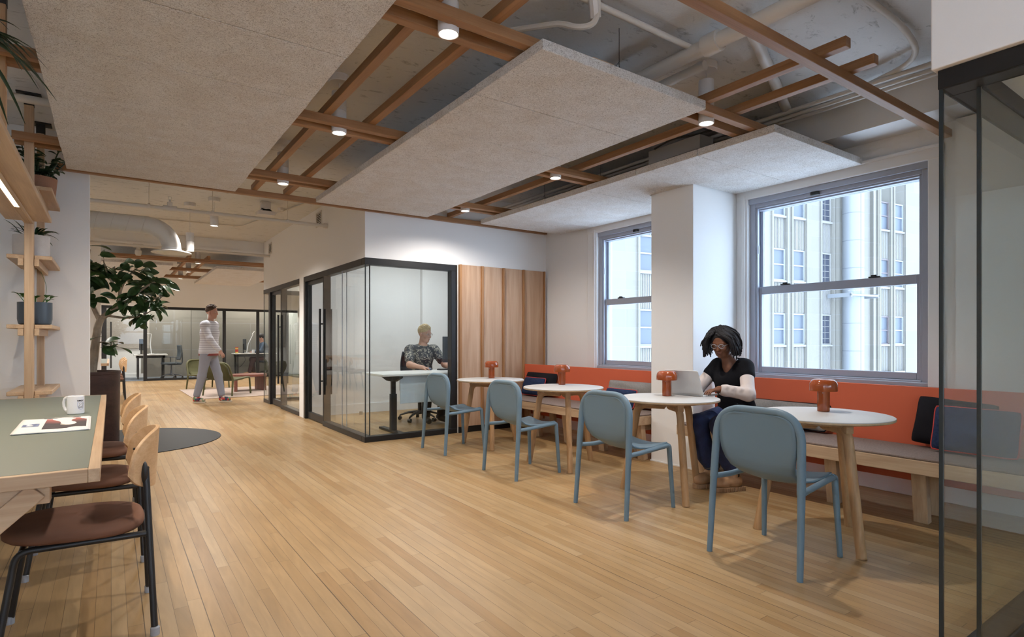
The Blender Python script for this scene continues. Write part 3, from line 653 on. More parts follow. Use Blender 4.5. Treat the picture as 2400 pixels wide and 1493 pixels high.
struct('floor_carpet', M().box(-.4,5.1,Y+.1,21.6,.0,.012), CARPET, smooth=0)
struct('baseboard_far', M().box(-.4,2.62,21.585,21.6,.012,.13).box(2.7,5.1,21.585,21.6,.012,.13), TRIMW, smooth=0)
for x0, x1, s in ((-.3,2.58,'wide grey felt pinboard behind the empty desk chair in the far left office'),(2.74,5.05,'grey felt pinboard behind the seated person in the far right office')):
    tag(obj('acoustic_wall_panel', M().box(x0,x1,21.565,21.6,.92,2.3), ACOU, None, 0, .004), s, 'wall panel', 'felt boards in the far offices')

# ------------------------------------------------------------------ oak panels beside the office
names = ['tall oak wall panel next to the black glass frame', 'tall oak wall panel, second from the black glass frame', 'tall oak wall panel, second from the window corner', 'tall oak wall panel at the window corner, above the bench end']
xs = [3.66,3.99,4.33,4.665,5.03]
for i in range(4):
    p = thing('oak_wall_panel', names[i], 'wall panel', (xs[i],YF-.001,.08), 0, 'oak panels beside the glass office'); wd = xs[i+1]-xs[i]
    obj('board', M().box(.03,wd-.001,-.024,0,0,2.085), OAKP, p, 0, .002); obj('fin', M().box(0,.03,-.05,0,0,2.085), FIN, p, 0, .002)
tag(obj('oak_end_strip', M().box(5.031,5.05,YF-.05,YF-.001,.08,2.165), FIN, None, 0, .002), 'thin oak strip closing the panelling at the window corner', 'trim')
struct('trim_4', M().box(3.66,4.66,YF-.02,YF-.001,0,.078), BLACK, smooth=0)
# ------------------------------------------------------------------ ceiling: acoustic rafts, timber grid, lamps, pipes
ZP = 2.63; ZB = 2.69; TH = .055
def raft(name_label, x0, x1, y0, n, L_=.64, notch=None, parent=None):
    r = thing('acoustic_ceiling_raft', name_label, 'ceiling panel', (x0,y0,ZP), 0, 'wood wool ceiling rafts')
    for i in range(n):
        a, b = i*L_+.0035, (i+1)*L_-.0035; w_ = x1-x0; m = M(); j = rnd.uniform(-.004,.004)
        if notch and y0+b > notch[1] and y0+a < notch[2]:
            nx = notch[0]-x0; ya, yb = notch[1]-y0, notch[2]-y0
            if ya > a and yb >= b: poly = [(j,a),(w_,a),(w_,ya),(nx,ya),(nx,b),(j,b)]
            elif ya <= a and yb < b: poly = [(j,a),(nx,a),(nx,yb),(w_,yb),(w_,b),(j,b)]
            else: poly = [(j,a),(nx,a),(nx,b),(j,b)]
            m.prism(poly, 0, TH)
        else: m.box(j, w_+j, a, b, 0, TH)
        obj('tile', m, TILE, r, 0, .003, 1)
    return r
raft('pale speckled ceiling raft over the long green table', -.305, .985, .95, 8)
raft('pale speckled ceiling raft in the middle between the two lamp rows', 1.745, 3.03, 2.22, 6)
raft('pale speckled ceiling raft above the orange bench by the windows', 3.745, 5.03, 2.19, 6, notch=(4.385,3.36,3.88))
OFF = 10.7
raft('pale speckled ceiling raft in the far lounge, left of the far lamps', -.305, .985, 2.15+OFF, 5)
raft('pale speckled ceiling raft in the far lounge, right of the far lamps', 1.745, 3.03, 2.15+OFF, 6)
bw = .055
def xb(p, x0, x1, y, z=ZB): return obj('beam', M().box(x0,x1,y-bw/2,y+bw/2,z,z+bw), OAKX, p, 0, .003)
def yb(p, x, y0, y1): return obj('beam', M().box(x-bw/2,x+bw/2,y0,y1,ZB+bw,ZB+2*bw), OAKY, p, 0, .003)
G = thing('timber_ceiling_frame', 'warm oak batten grid hung below the near ceiling between the rafts', 'ceiling frame', (0,0,0))
xb(G,-.4,5.06,1.62); xb(G,-.42,5.07,6.40)
for y in (2.43,4.04,5.66):
    for s in (-.07,.07): xb(G,-.6,4.9,y+s)
for x in (1.215,1.535,3.19,3.515): yb(G,x,1.46,6.42)
G2 = thing('timber_ceiling_frame', 'warm oak batten grid hung below the far lounge ceiling', 'ceiling frame', (0,0,0), 0, None)
for y in (12.42,12.62): xb(G2,-.6,5.0,y)
for y in (14.2,15.9):
    for s in (-.07,.07): xb(G2,-.3,4.0,y+s)
for x in (1.215,1.535): yb(G2,x,12.3,16.6)
# ceiling lamps: cylinder on a cable from a round canopy
def downlight(x, y, label, zb=2.665, h=.29, p=0, canopy=True, grp='cylinder ceiling lamps', col=(1,.94,.87), ang=128, blend=.9):
    t = thing('ceiling_lamp', label, 'lamp', (x,y,zb), 0, grp)
    m = M().lathe([(.040,.012),(.046,.0),(.051,0),(.051,h*.52),(.0475,h*.525),(.0475,h*.535),(.051,h*.54),(.051,h)], 28)
    obj('housing', m, WLAMP, t); obj('lens', M().lathe([(.0,.011),(.041,.011)], 24), GLOW, t)
    if canopy:
        obj('cable', M().tube([(0,0,h),(0,0,ZC-zb-.04)], .003, 6), WLAMP, t); obj('canopy', M().lathe([(.0,ZC-zb-.05),(.068,ZC-zb-.05),(.072,ZC-zb-.045),(.072,ZC-zb)], 28), WLAMP, t)
    spot(t, (0,0,-.004), p, col=col, ang=ang, blend=blend)
    return t
LW = 72
for i, y in enumerate((2.43,4.04,5.66)):
    q = ('nearest the camera','second from the camera','farthest from the camera')[i]
    downlight(1.328, y, 'white cylinder ceiling lamp in the left batten row, '+q, p=LW*(1,1,1.1)[i], ang=(128,128,160)[i], blend=(.9,.9,.7)[i])
    downlight(3.31, y, 'white cylinder ceiling lamp in the batten row over the cafe tables, '+q, p=LW*(1.25,.82,1.05)[i], ang=(128,128,160)[i], blend=(.9,.9,.6)[i])
downlight(1.116, 8.45, 'white cylinder pendant hanging in the corridor beside the sprinkler pipe', 2.70, .17, 120, col=(1,.94,.87), ang=152, blend=.6)
downlight(.885, 8.95, 'white cylinder pendant hanging in the corridor beside the round air diffuser', 2.41, .25, 105, col=(1,.94,.87), ang=152, blend=.6)
for x, y, s in ((1.375,12.52,'small white cylinder lamp by the first batten of the far lounge'),(1.375,14.2,'small white cylinder lamp in the middle of the far lounge ladder'),(1.375,15.9,'small white cylinder lamp at the end of the far lounge ladder')): downlight(x, y, s, p=120, col=(1,.95,.89), ang=152, blend=.6)
downlight(3.75, 17.6, 'small white cylinder lamp at the far right end of the lounge ceiling', p=120, col=(1,.95,.89), ang=152, blend=.6)
for x, y in ((.3,18.4),): downlight(x, y, 'unseen white cylinder fill lamp added high by the far left office', p=150, col=(1,.95,.89), ang=152, blend=.6)  # extra unseen lamp, adds ambient light to the lounge
for x, y, s in ((-1.3,-1.7,'left'),(.0,-1.7,'middle'),(1.1,-1.9,'right')): downlight(x, y, 'unseen white cylinder fill lamp added behind the camera, '+s, p=560, ang=76)  # added fill: unseen lamps whose floor bounce lifts rafts and walls
for x, y, s in ((-1.1,9.0,'behind the partition wall by the tree'),(-1.0,13.6,'above the second green table'),(-1.0,17.4,'at the far left of the lounge'),(4.1,13.0,'right side of the lounge behind the offices'),(4.1,16.0,'right side of the lounge near the far offices')): downlight(x, y, 'unseen white cylinder fill lamp added '+s, p=125, col=(1,.95,.89), ang=160, blend=.5)  # unseen lamps put in to brighten the corridor and lounge walls
# flat light panels in the glass offices
def troffer(x, y, z, sx, sy, p, label, col=(.92,.96,1)):
    t = thing('ceiling_light_panel', label, 'ceiling light', (x,y,z), 0, 'flat office light panels')
    obj('frame', M().box(-sx/2-.03,sx/2+.03,-sy/2-.03,sy/2+.03,-.02,.0), WLAMP, t, 0, .003); obj('diffuser', M().box(-sx/2,sx/2,-sy/2,sy/2,-.026,-.021), emis('panel_glow', col, 3), t, 0)
    area(t, (0,0,-.03), p, sx, sy, col)
troffer(3.9,7.9,2.72,1.2,.6,20,'white light panel in the ceiling of the near glass office'); troffer(3.7,10.5,2.72,1.2,.6,22,'white light panel in the ceiling of the second glass office', (1,.95,.86))
troffer(1.2,20.8,ZC,1.2,.5,60,'white light panel in the ceiling of the far left office',(1,.96,.88)); troffer(3.9,20.8,ZC,1.2,.5,60,'white light panel in the ceiling of the far right office',(1,.94,.84))
# pipes
def pipe(name, label, pts, r, cat='pipe', mt=WPIPE, rr=.12, n=12): return tag(obj(name, M().tube(arc(pts, rr), r, n), mt, None), label, cat)
sp = thing('sprinkler_pipe', 'white sprinkler pipe crossing the corridor below the ceiling', 'pipe', (0,7.85,2.75))
obj('pipe', M().tube([(-2,0,-.02),(2.42,0,.0)], .024, 12), WPIPE, sp); obj('wall_flange', M().tube([(2.37,0,0),(2.42,0,0)], .034, 12), WPIPE, sp)
obj('tee', M().tube([(.50,0,-.005),(.64,0,-.004)], .034, 12).tube([(.57,0,0),(.57,0,.07)], .028, 12), WPIPE, sp); obj('sprinkler_head', M().tube([(.57,0,.07),(.57,0,.10)], .012, 8).lathe([(.0,.13),(.022,.13),(.022,.134),(0,.134)], 12, (.57,0,0)).bar((.556,0,.1),(.556,0,.13),.004,.004).bar((.584,0,.1),(.584,0,.13),.004,.004), SILV, sp)
for x in (.36,1.02,1.9): obj('hanger', M().tube([(x,0,.0),(x,0,.32)], .004, 6).tube([(x-.012,0,0),(x+.012,0,0)], .031, 12), WPIPE, sp)
s2 = thing('sprinkler_pipe', 'white sprinkler pipe crossing the corridor farther back, below the cross beam', 'pipe', (0,11.3,2.75))
obj('pipe', M().tube([(-2,0,0),(2.42,0,.0)], .024, 12), WPIPE, s2); obj('tee', M().tube([(.3,0,0),(.44,0,0)], .034, 12), WPIPE, s2); obj('sprinkler_head', M().lathe([(.03,0),(.03,-.06),(.048,-.08),(.05,-.12),(.035,-.16),(0,-.165)], 16, (.37,0,0)), WPIPE, s2)
du = thing('air_duct', 'white spiral air duct with elbow and round ceiling diffuser', 'duct', (0,8.3,0))
m = M(); zz = [2.585+.03*min(1,(x+2)/2.4) for x in (-2,.36)]
m.tube([(-2,0,2.60),(.36,0,2.60)]+[(.36+.26*math.sin(a),0,2.60-.26+.26*math.cos(a)) for a in [rad(d) for d in range(10,91,10)]]+[(.62,0,2.33)], .105, 24); obj('tube', m, WPIPE, du)
m = M()
for i in range(16): x = -2+.155*i; m.tube([(x+.03*math.cos(a),.106*math.sin(a),2.60+.106*math.cos(a)) for a in [2*math.pi*k/20 for k in range(20)]], .003, 5, closed=True)
obj('spiral_seam', m, WPIPE, du); obj('diffuser', M().lathe([(.106,2.345),(.11,2.32),(.215,2.29),(.222,2.28),(.19,2.274),(.17,2.286),(.13,2.278),(.1,2.29),(.06,2.278),(0,2.282)], 36, (.62,0,0)), TRIMW, du)
bx = thing('ceiling_device_box', 'white device boxes with dark wiring on the corridor ceiling', 'ceiling device', (1.72,8.3,2.88))
obj('housing', M().prism(rrect(-.11,.11,-.11,.11,.03), 0, .05), WLAMP, bx); obj('mount_box', M().box(-.06,.06,-.05,.05,.08,.19), WLAMP, bx, 0, .004); obj('wiring', M().tube(arc([(-.06,-.05,.09),(-.02,-.07,.07),(.04,-.06,.085),(.07,-.05,.06)]), .007, 6).box(-.04,.06,-.045,.03,.05,.08), BLKP, bx)
tag(obj('smoke_detector', M().lathe([(0,-.04),(.03,-.04),(.045,-.02),(.05,0)], 20, (1.98,8.55,ZC)), WLAMP, None), 'small white smoke detector on the corridor ceiling', 'smoke detector')
pipe('conduit', 'thin white conduit bending across the corridor ceiling towards the left', [(2.3,7.2,3.05),(1.75,10.2,3.05),(.6,10.3,3.05),(-.5,10.3,3.05)], .009, 'conduit')
for z0, y0, y1, s in ((2.8,8.09,8.35,'louvred vent high on the beige office wall, nearer one'),(2.78,11.12,11.36,'louvred vent high on the beige office wall, farther one')):
    v = thing('wall_vent', s, 'vent', (XO,y0,z0), 0, 'vents on the office side wall'); h = .21; wv = y1-y0
    obj('frame', M().box(-.012,0,0,wv,0,.02).box(-.012,0,0,wv,h-.02,h).box(-.012,0,0,.02,.02,h-.02).box(-.012,0,wv-.02,wv,.02,h-.02), WPIPE, v, 0); obj('shade_backing', M().box(-.002,0,.02,wv-.02,.02,h-.02), BLKP, v, 0)  # flat black sheet stands for the shade inside the vent
    for i in range(7): obj('louvre', M().bar((-.008,.02,.032+.024*i),(-.008,wv-.02,.032+.024*i),.004,.014,up=(.6,0,1)), WPIPE, v, 0)
for i, (x, s) in enumerate(((4.30,'outer'),(4.40,'middle'),(4.48,'inner'))):
    pipe('conduit', f'white conduit running along the window wall ceiling, {s} of three', [(x,.9,2.965),(x,6.4,2.965)], .016, 'conduit')
pipe('ceiling_pipe', 'thick white pipe running over the middle raft to the glass booth side', [(2.92,.6,2.955),(2.92,6.3,2.955)], .045, n=18)
for ya, yb_ in ((2.05,2.15),(1.30,1.38)): obj('coupling', M().tube([(2.92,ya,2.955),(2.92,yb_,2.955)], .062, 18), WPIPE, bpy.data.objects['ceiling_pipe'])
pipe('ceiling_pipe', 'second white pipe alongside the thick one above the middle raft', [(3.12,2.3,2.96),(3.12,6.3,2.96)], .03)
pipe('conduit', 'thin white conduit crossing above the middle raft corner', [(1.9,2.245,2.99),(2.9,2.25,2.99)], .018, 'conduit')
pipe('ceiling_pipe', 'white pipe slanting across the ceiling above the window-side battens', [(3.05,1.93,3.0),(4.33,2.44,3.0)], .035)
pipe('ceiling_pipe', 'white pipe passing in front of the black post brackets at the upper left', [(-1.9,5.45,2.945),(-.12,5.45,2.955),(-.12,6.5,2.955)], .03)
pipe('conduit', 'white conduit curving down the ceiling beside the glass booth bulkhead', [(2.9,1.43,3.04),(3.85,1.44,3.04),(4.25,1.5,3.0),(4.36,1.9,2.985)], .018, 'conduit', rr=.3)
pipe('conduit', 'white conduit loop dropping beside the booth header', [(4.30,1.25,2.95),(4.36,1.18,2.86),(4.5,1.2,2.84),(4.75,1.05,2.86)], .016, 'conduit', rr=.08)
jb = thing('junction_box', 'grey ceiling unit with black cable above the bench raft', 'junction box', (4.12,3.3,2.80)); obj('housing', M().box(-.09,.09,-.28,.28,0,.12), mat('grey_unit', (.40,.39,.38), .6), jb, 0, .004); obj('cable', M().tube(arc([(-.1,.2,.12),(-.1,.0,.16),(-.08,-.2,.13),(.0,-.4,.15)], .1), .008, 6), BLKP, jb)
for x, y in ((2.5,2.45),(4.12,4.3),(4.1,5.2),(2.62,3.8)):
    t = tag(obj('hanging_wire', M().tube([(x,y,ZP+TH),(x,y,ZC)], .002, 5).tube([(x+.03*math.cos(a)*(1+.2*math.sin(3*a)),y+.02*math.sin(2*a),ZP+TH+.13+.05*math.sin(a)) for a in [2*math.pi*k/16 for k in range(16)]], .0015, 4, closed=True), BLKP, None), {2.5:'coiled hanging wire above the near edge of the middle raft',4.12:'coiled hanging wire above the bench raft, nearer one',4.1:'coiled hanging wire above the bench raft, farther one',2.62:'coiled hanging wire hidden above the middle raft'}[x], 'wire')
cl = thing('cable_loop', 'white cable bundle looping down from the ceiling above the middle raft', 'cable', (2.0,2.2,3.0)); obj('cable', M().tube(arc([(-.25,-.05,.03),(0,-.02,.04),(.1,.0,-.02),(.09,.02,-.14),(.0,.06,-.17),(-.04,.14,-.12),(-.2,.5,-.06)], .07), .016, 8), WPIPE, cl); obj('strap', M().tube([(.07,.01,-.02),(.1,.03,-.10)], .03, 8), WLAMP, cl)
for i, (x, y) in enumerate(((2.2,2.3),(2.8,2.3),(4.55,2.26))): tag(obj('raft_batten', M().box(x-.08,x+.08,y-.03,y+.03,ZP+TH,ZP+TH+.035), PALEX, None, 0, .003), ('small wood block on top of the middle raft, left one','small wood block on top of the middle raft, right one','small wood block on top of the bench raft')[i], 'wood block', 'wood blocks on the rafts')
# ------------------------------------------------------------------ cafe tables, lamps, blue chairs
def make_table():
    t = thing('cafe_table', '', 'table')
    R0 = .383
    obj('tabletop', M().lathe([(0,.7485),(R0-.004,.7485),(R0-.001,.7465),(R0-.001,.742)], 64), LAMIN, t)
    obj('tabletop_edge', M().lathe([(R0-.03,.728),(R0-.008,.728),(R0,.733),(R0,.742),(R0-.001,.742)], 64), PLY, t)
    for a in (0,120,240):
        c, s = math.cos(rad(a)), math.sin(rad(a)); P = lambda r, z: (r*c, r*s, z)
        pts = arc([P(.03,.690),P(.235,.690),P(.355,.0)], .075, 8); n = len(pts)
        m = M(); w_ = [.026]*n; h_ = [.034 if i < 2 else .034-.006*i/n for i in range(n)]
        # squarish rounded section: tube with 12 sides squashed by a superellipse
        m.tube(pts, [.026]*n, 16, ry=h_)
        lg = obj('leg', m, LEGZ, t)
        obj('rail', M().bar(P(.02,.697),P(.262,.697),.046,.062), LEGX, t, 0, .006)
    obj('apron', M().prism([(.235*math.cos(rad(a)),.235*math.sin(rad(a))) for a in (-6,6,60,114,126,180,234,246,300)], .700, .7285), LEGX, t, 0, .004)
    return t
tl = ['round cafe table nearest the camera, with nothing but a rust lamp','round cafe table with an open silver laptop and a rust lamp on it','round cafe table between the laptop table and the far one','round cafe table farthest from the camera, in front of the oak panels']
tc_ = [(3.541,1.778),(3.565,2.965),(3.554,4.22),(3.55,5.50)]
t0 = make_table(); t0['group'] = 'round cafe tables'
for i, (x, y) in enumerate(tc_):
    if i == 0: t0.location = (x,y,0); t0['label'] = tl[0]
    else: dup(t0, (x,y,0), 0, tl[i])
def make_lamp():
    t = thing('table_lamp', '', 'lamp', group='rust table lamps')
    obj('stem', M().lathe([(.0,0),(.034,0),(.036,.002),(.036,.15),(.0,.15)], 28), LAMPR, t)
    pr = [(.073,.128),(.080,.128)]+[(.081-.0,.135),(.081,.158)]+[(.081-.034*(1-math.cos(a)),.158+.044*math.sin(a)) for a in [rad(d) for d in range(15,91,15)]]+[(0,.203)]
    inner = [(0,.192),(.045,.192),(.068,.175),(.073,.155),(.073,.128)]
    obj('shade', M().lathe(pr+[] , 36).lathe(inner, 36), LAMPR, t)
    obj('switch', M().lathe([(0,.0),(.006,.0),(.006,.004),(0,.004)], 10).tr(Matrix.Translation((-.034,-.008,.118)) @ Matrix.Rotation(rad(90),4,'Y')), SILV, t)
    return t
ll = ['glossy rust mushroom lamp on the table nearest the camera','glossy rust mushroom lamp beside the silver laptop','glossy rust mushroom lamp on the table left of the laptop table','glossy rust mushroom lamp on the farthest round table']
l0 = make_lamp()
for i, (x, y) in enumerate(((3.687,1.837),(3.655,3.055),(3.711,4.428),(3.654,5.639))):
    if i == 0: l0.location = (x,y,.7487); l0['label'] = ll[0]
    else: dup(l0, (x,y,.7487), 0, ll[i])
def make_chair():
    t = thing('blue_chair', '', 'chair', group='grey blue cafe chairs')
    # one continuous hoop: rear legs and back rail; x forward, y sideways
    pts = [(-.252,.258,0),(-.222,.250,.43),(-.196,.236,.66)]
    pts = [(-.252,.258,0),(-.222,.248,.40)]
    loop = [(-.252,.258,0),(-.222,.250,.43),(-.196,.238,.82),(-.196,-.238,.82),(-.222,-.250,.43),(-.252,-.258,0)]
    full = arc(loop, .155, 12)
    left = [p for p in full if Vector(p).y > 0 and Vector(p).z < .425] ; right = [p for p in full if Vector(p).y < 0 and Vector(p).z < .425]
    mid = [p for p in full if Vector(p).z >= .42]
    cut = lambda s: Vector((-.2227,s*.2502,.42))
    for s, q in ((1,[Vector((-.252,.258,0)), cut(1)]),(-1,[Vector((-.252,-.258,0)), cut(-1)])):
        obj('rear_leg', M().tube(q, [.0150,.0185], 14, ry=[.0165,.021], up=(1,0,0)), BLUE, t)
    obj('back_hoop', M().tube([cut(1)]+mid+[cut(-1)], .0205, 14, ry=.022, up=(1,0,0)), BLUE, t)
    for s in (1,-1):
        obj('front_leg', M().tube(arc([(.252,s*.222,0),(.226,s*.205,.44),(.20,s*.203,.446)], .03, 5), [.0135]+[.0175]*7, 14, ry=[.0145]+[.0185]*7, up=(1,0,0)), BLUE, t)
        obj('side_rail', M().tube([(-.222,s*.25,.425),(-.10,s*.228,.425),(.21,s*.204,.443)], .0165, 12, ry=.016), BLUE, t)
    pf = [(-.197,.806),(-.197,.798),(-.196,.788),(-.195,.772),(-.193,.745),(-.190,.705),(-.187,.66),(-.181,.60),(-.168,.54),(-.146,.495),(-.09,.455),(-.04,.440),(.02,.435),(.09,.438),(.16,.447),(.215,.455),(.236,.452)]
    hw = [.125,.160,.182,.200,.213,.219,.222,.214,.200,.184,.172,.176,.190,.197,.198,.194,.180]
    def shell(u, v):
        f = u*(len(pf)-1); i = min(int(f), len(pf)-2); k = f-i
        sm = lambda a, b: a+(b-a)*k
        x, z, w_ = sm(pf[i][0],pf[i+1][0]), sm(pf[i][1],pf[i+1][1]), sm(hw[i],hw[i+1]); s = v*2-1
        back = max(0, min(1, (z-.46)/.12)); seat = 1-back
        return (x-.016*(s*s)*back-.0, s*w_, z+.012*s*s*seat-.010*(1-s*s)*seat)
    obj('seat_shell', M().grid(shell, 64, 16, .011), BLUE, t, 180)
    return t
cl_ = ['grey-blue chair nearest the camera, back turned, at the nearest round table','grey-blue chair at the laptop table, second from the camera','grey-blue chair third from the camera, at the table left of the laptop','grey-blue chair farthest from the camera, in front of the glass office desk']
c0 = make_chair()
for i, (x, y, a) in enumerate(((3.042,1.77,.02),(3.05,2.925,-.02),(3.065,4.215,0),(3.08,5.51,.01))):
    if i == 0: c0.location = (x,y,0); c0.rotation_euler = (0,0,a); c0['label'] = cl_[0]
    else: dup(c0, (x,y,0), a, cl_[i])

# ------------------------------------------------------------------ benches with orange backs
def bench(label, y0, y1, legs):
    b = thing('bench', label, 'bench', (4.13,y0,0), 0, 'window benches with orange backs'); L_ = y1-y0
    obj('seat_plank', M().box(0,.53,0,L_,.355,.443), PALEY, b, 0, .004); obj('seat_pad', M().box(.008,.52,.004,L_-.004,.4435,.458), FELT, b, 0, .005)
    obj('back_panel', M().box(.556,.576,-.0 if 0 else 0,L_,.195,.866), ORANGE, b, 0, .003)
    for y in legs:
        y -= y0
        obj('leg', M().bar((.245,y,0),(.20,y,.355),.085,.06,up=(1,0,0)), PALEZ, b, 0, .004); obj('leg', M().bar((.50,y+.02,0),(.47,y+.02,.355),.085,.05,up=(1,0,0)), PALEZ, b, 0, .004)
    for y in legs: obj('cross_rail', M().box(.22,.49,y-y0-.02,y-y0+.03,.29,.354), PALEX, b, 0, .003)
    return b
bench('long oak bench with orange back panel in front of the large right window', .86, 3.345, (1.54,2.1,3.25))
bench('long oak bench with orange back panel in front of the half hidden left window', 3.885, 6.40, (3.96,4.52,5.1,5.66,6.2))

def cushion(label, x, y, z, w_, h_, th, mt, rz=0, tilt=20, roll=0, pipe_=None, grp=None, cat='cushion'):
    """upright pillow: w along Y, h up; leans back towards +X"""
    t = thing('throw_pillow', label, cat, (x,y,z), rz, grp); n = 22
    rot = Matrix.Rotation(rad(tilt),4,'Y') @ Matrix.Rotation(rad(roll),4,'X')
    def face(sg):
        def f(u, v):
            a, b = u*2-1, v*2-1; e = (1-abs(a)**2.6)*(1-abs(b)**2.6); e = max(e,0)**.5
            pin = 1-.03*(1-abs(a)**2)*abs(b)**4-.05*abs(a*b)**6; pin2 = 1-.03*(1-abs(b)**2)*abs(a)**4-.05*abs(a*b)**6
            wob = .006*math.sin(5*a+2*b)+.005*math.sin(7*b-3*a)
            return rot @ Vector((sg*(th/2*e)+wob*e, a*w_/2*pin2, h_/2+b*h_/2*pin))
        return f
    m = M().grid(face(1), n, n); m2 = M().grid(face(-1), n, n); m2.f = [q[::-1] for q in m2.f]; m.join(m2)
    obj('cover', m, mt, t, 180)
    if pipe_:
        f = face(0.0); ring = [f(i/12,0) for i in range(12)]+[f(1,i/12) for i in range(12)]+[f(1-i/12,1) for i in range(12)]+[f(0,1-i/12) for i in range(12)]
        obj('piping', M().tube(ring, .0055, 6, closed=True), pipe_, t)
    return t
Z0 = .474
cushion('black throw pillow at the far left end of the left bench, behind a navy one', 4.60,5.98,Z0,.66,.30,.13,BLKCUSH,tilt=14)
cushion('navy throw pillow with red piping in front of the black pillow on the left bench', 4.50,5.99,Z0,.45,.24,.12,BLUECUSH,0,18,0,REDPIPE)
cushion('long grey throw pillow on the left bench next to the pillar', 4.60,4.36,Z0,.74,.28,.13,GREYCUSH,0,14)
cushion('navy throw pillow with red piping leaning on the long grey pillow', 4.49,4.42,Z0,.46,.20,.12,BLUECUSH,0,18,0,REDPIPE)
cushion('long grey throw pillow lying on the right bench behind the seated woman', 4.585,2.62,Z0,.72,.225,.12,GREYCUSH,0,24,0,BLKCUSH)
cushion('navy throw pillow with red piping lying beside the seated woman', 4.45,2.60,Z0,.40,.17,.10,BLUECUSH,0,30,0,REDPIPE)
cushion('black throw pillow on the right bench beside the glass booth', 4.575,1.46,Z0,.46,.335,.13,BLKCUSH,0,16,4)
cushion('navy throw pillow with red piping half hidden behind the glass booth edge', 4.46,1.30,Z0,.46,.30,.13,BLUECUSH,0,18,0,REDPIPE)
lp = thing('laptop', 'open silver laptop in front of the seated woman', 'laptop', (3.815,2.985,.7488), rad(4))
obj('base', M().prism(rrect(0,.215,-.155,.155,.012), 0, .012), SILV, lp, 38, .001); obj('keyboard', M().box(.02,.12,-.135,.135,.0121,.0135), KEYS, lp, 0); obj('trackpad', M().box(.135,.205,-.05,.05,.0121,.0127), mat('trackpad_grey', (.42,.42,.43), .35), lp, 0)
sm = Matrix.Translation((.0,0,.012)) @ Matrix.Rotation(rad(-22),4,'Y') @ Matrix.Rotation(rad(-90),4,'Y')
lid = obj('lid', M().prism(rrect(.0,.21,-.155,.155,.012), 0, .006, sm), SILV, lp, 38, .001); obj('screen', M().prism(rrect(.008,.2,-.148,.148,.004), -.0006, 0, sm), mat('laptop_screen', (.05,.06,.08), .2, emit=(.6,.7,.9), estr=.5), lid, 0)
obj('port', M().box(.03,.045,-.1555,-.155,.004,.008).box(.055,.07,-.1555,-.155,.004,.008), KEYS, lp, 0)

# ------------------------------------------------------------------ long green table on the left, its light canopy and plant shelf
def long_table(label, y0, L_, xl=-1.16):
    t = thing('long_table', label, 'table', (0,y0,0)); x0, x1 = xl, -.03
    for xa in (x0, x1-.034): obj('edge_rail', M().box(xa,xa+.034,0,L_,.714,.76), PALEY, t, 0, .002)
    for ya in (0, L_-.03): obj('end_rail', M().box(x0+.0345,x1-.0345,ya,ya+.03,.714,.76), PALEX, t, 0, .002)
    obj('tabletop', M().box(x0+.034,x1-.034,.03,L_-.03,.732,.7605), GREENL, t, 0)
    for ya in (.05, L_-.14): obj('under_rail', M().box(-.66,-.168,ya,ya+.07,.65,.7135), PALEX, t, 0, .003)
    for y in (.03, L_-.12): 
        obj('brace', M().bar((-.225,y+.02,.655),(-.80,y+.02,.02),.04,.10,up=(0,1,0)) if 0 else M().bar((-.20,y+.03,.70),(-.60,y+.03,.33),.062,.062,up=(0,1,0)), PALEX, t, 0, .003)
    for y in (.10, L_-.17): obj('leg', M().box(-.65,-.56,y-.045,y+.045,0,.70), PALEZ, t, 0, .004)
    return t
long_table('long sage green table with oak edge in the left foreground', 2.42, 3.2)
long_table('second sage green table beyond the tree planter', 13.0, 3.2)
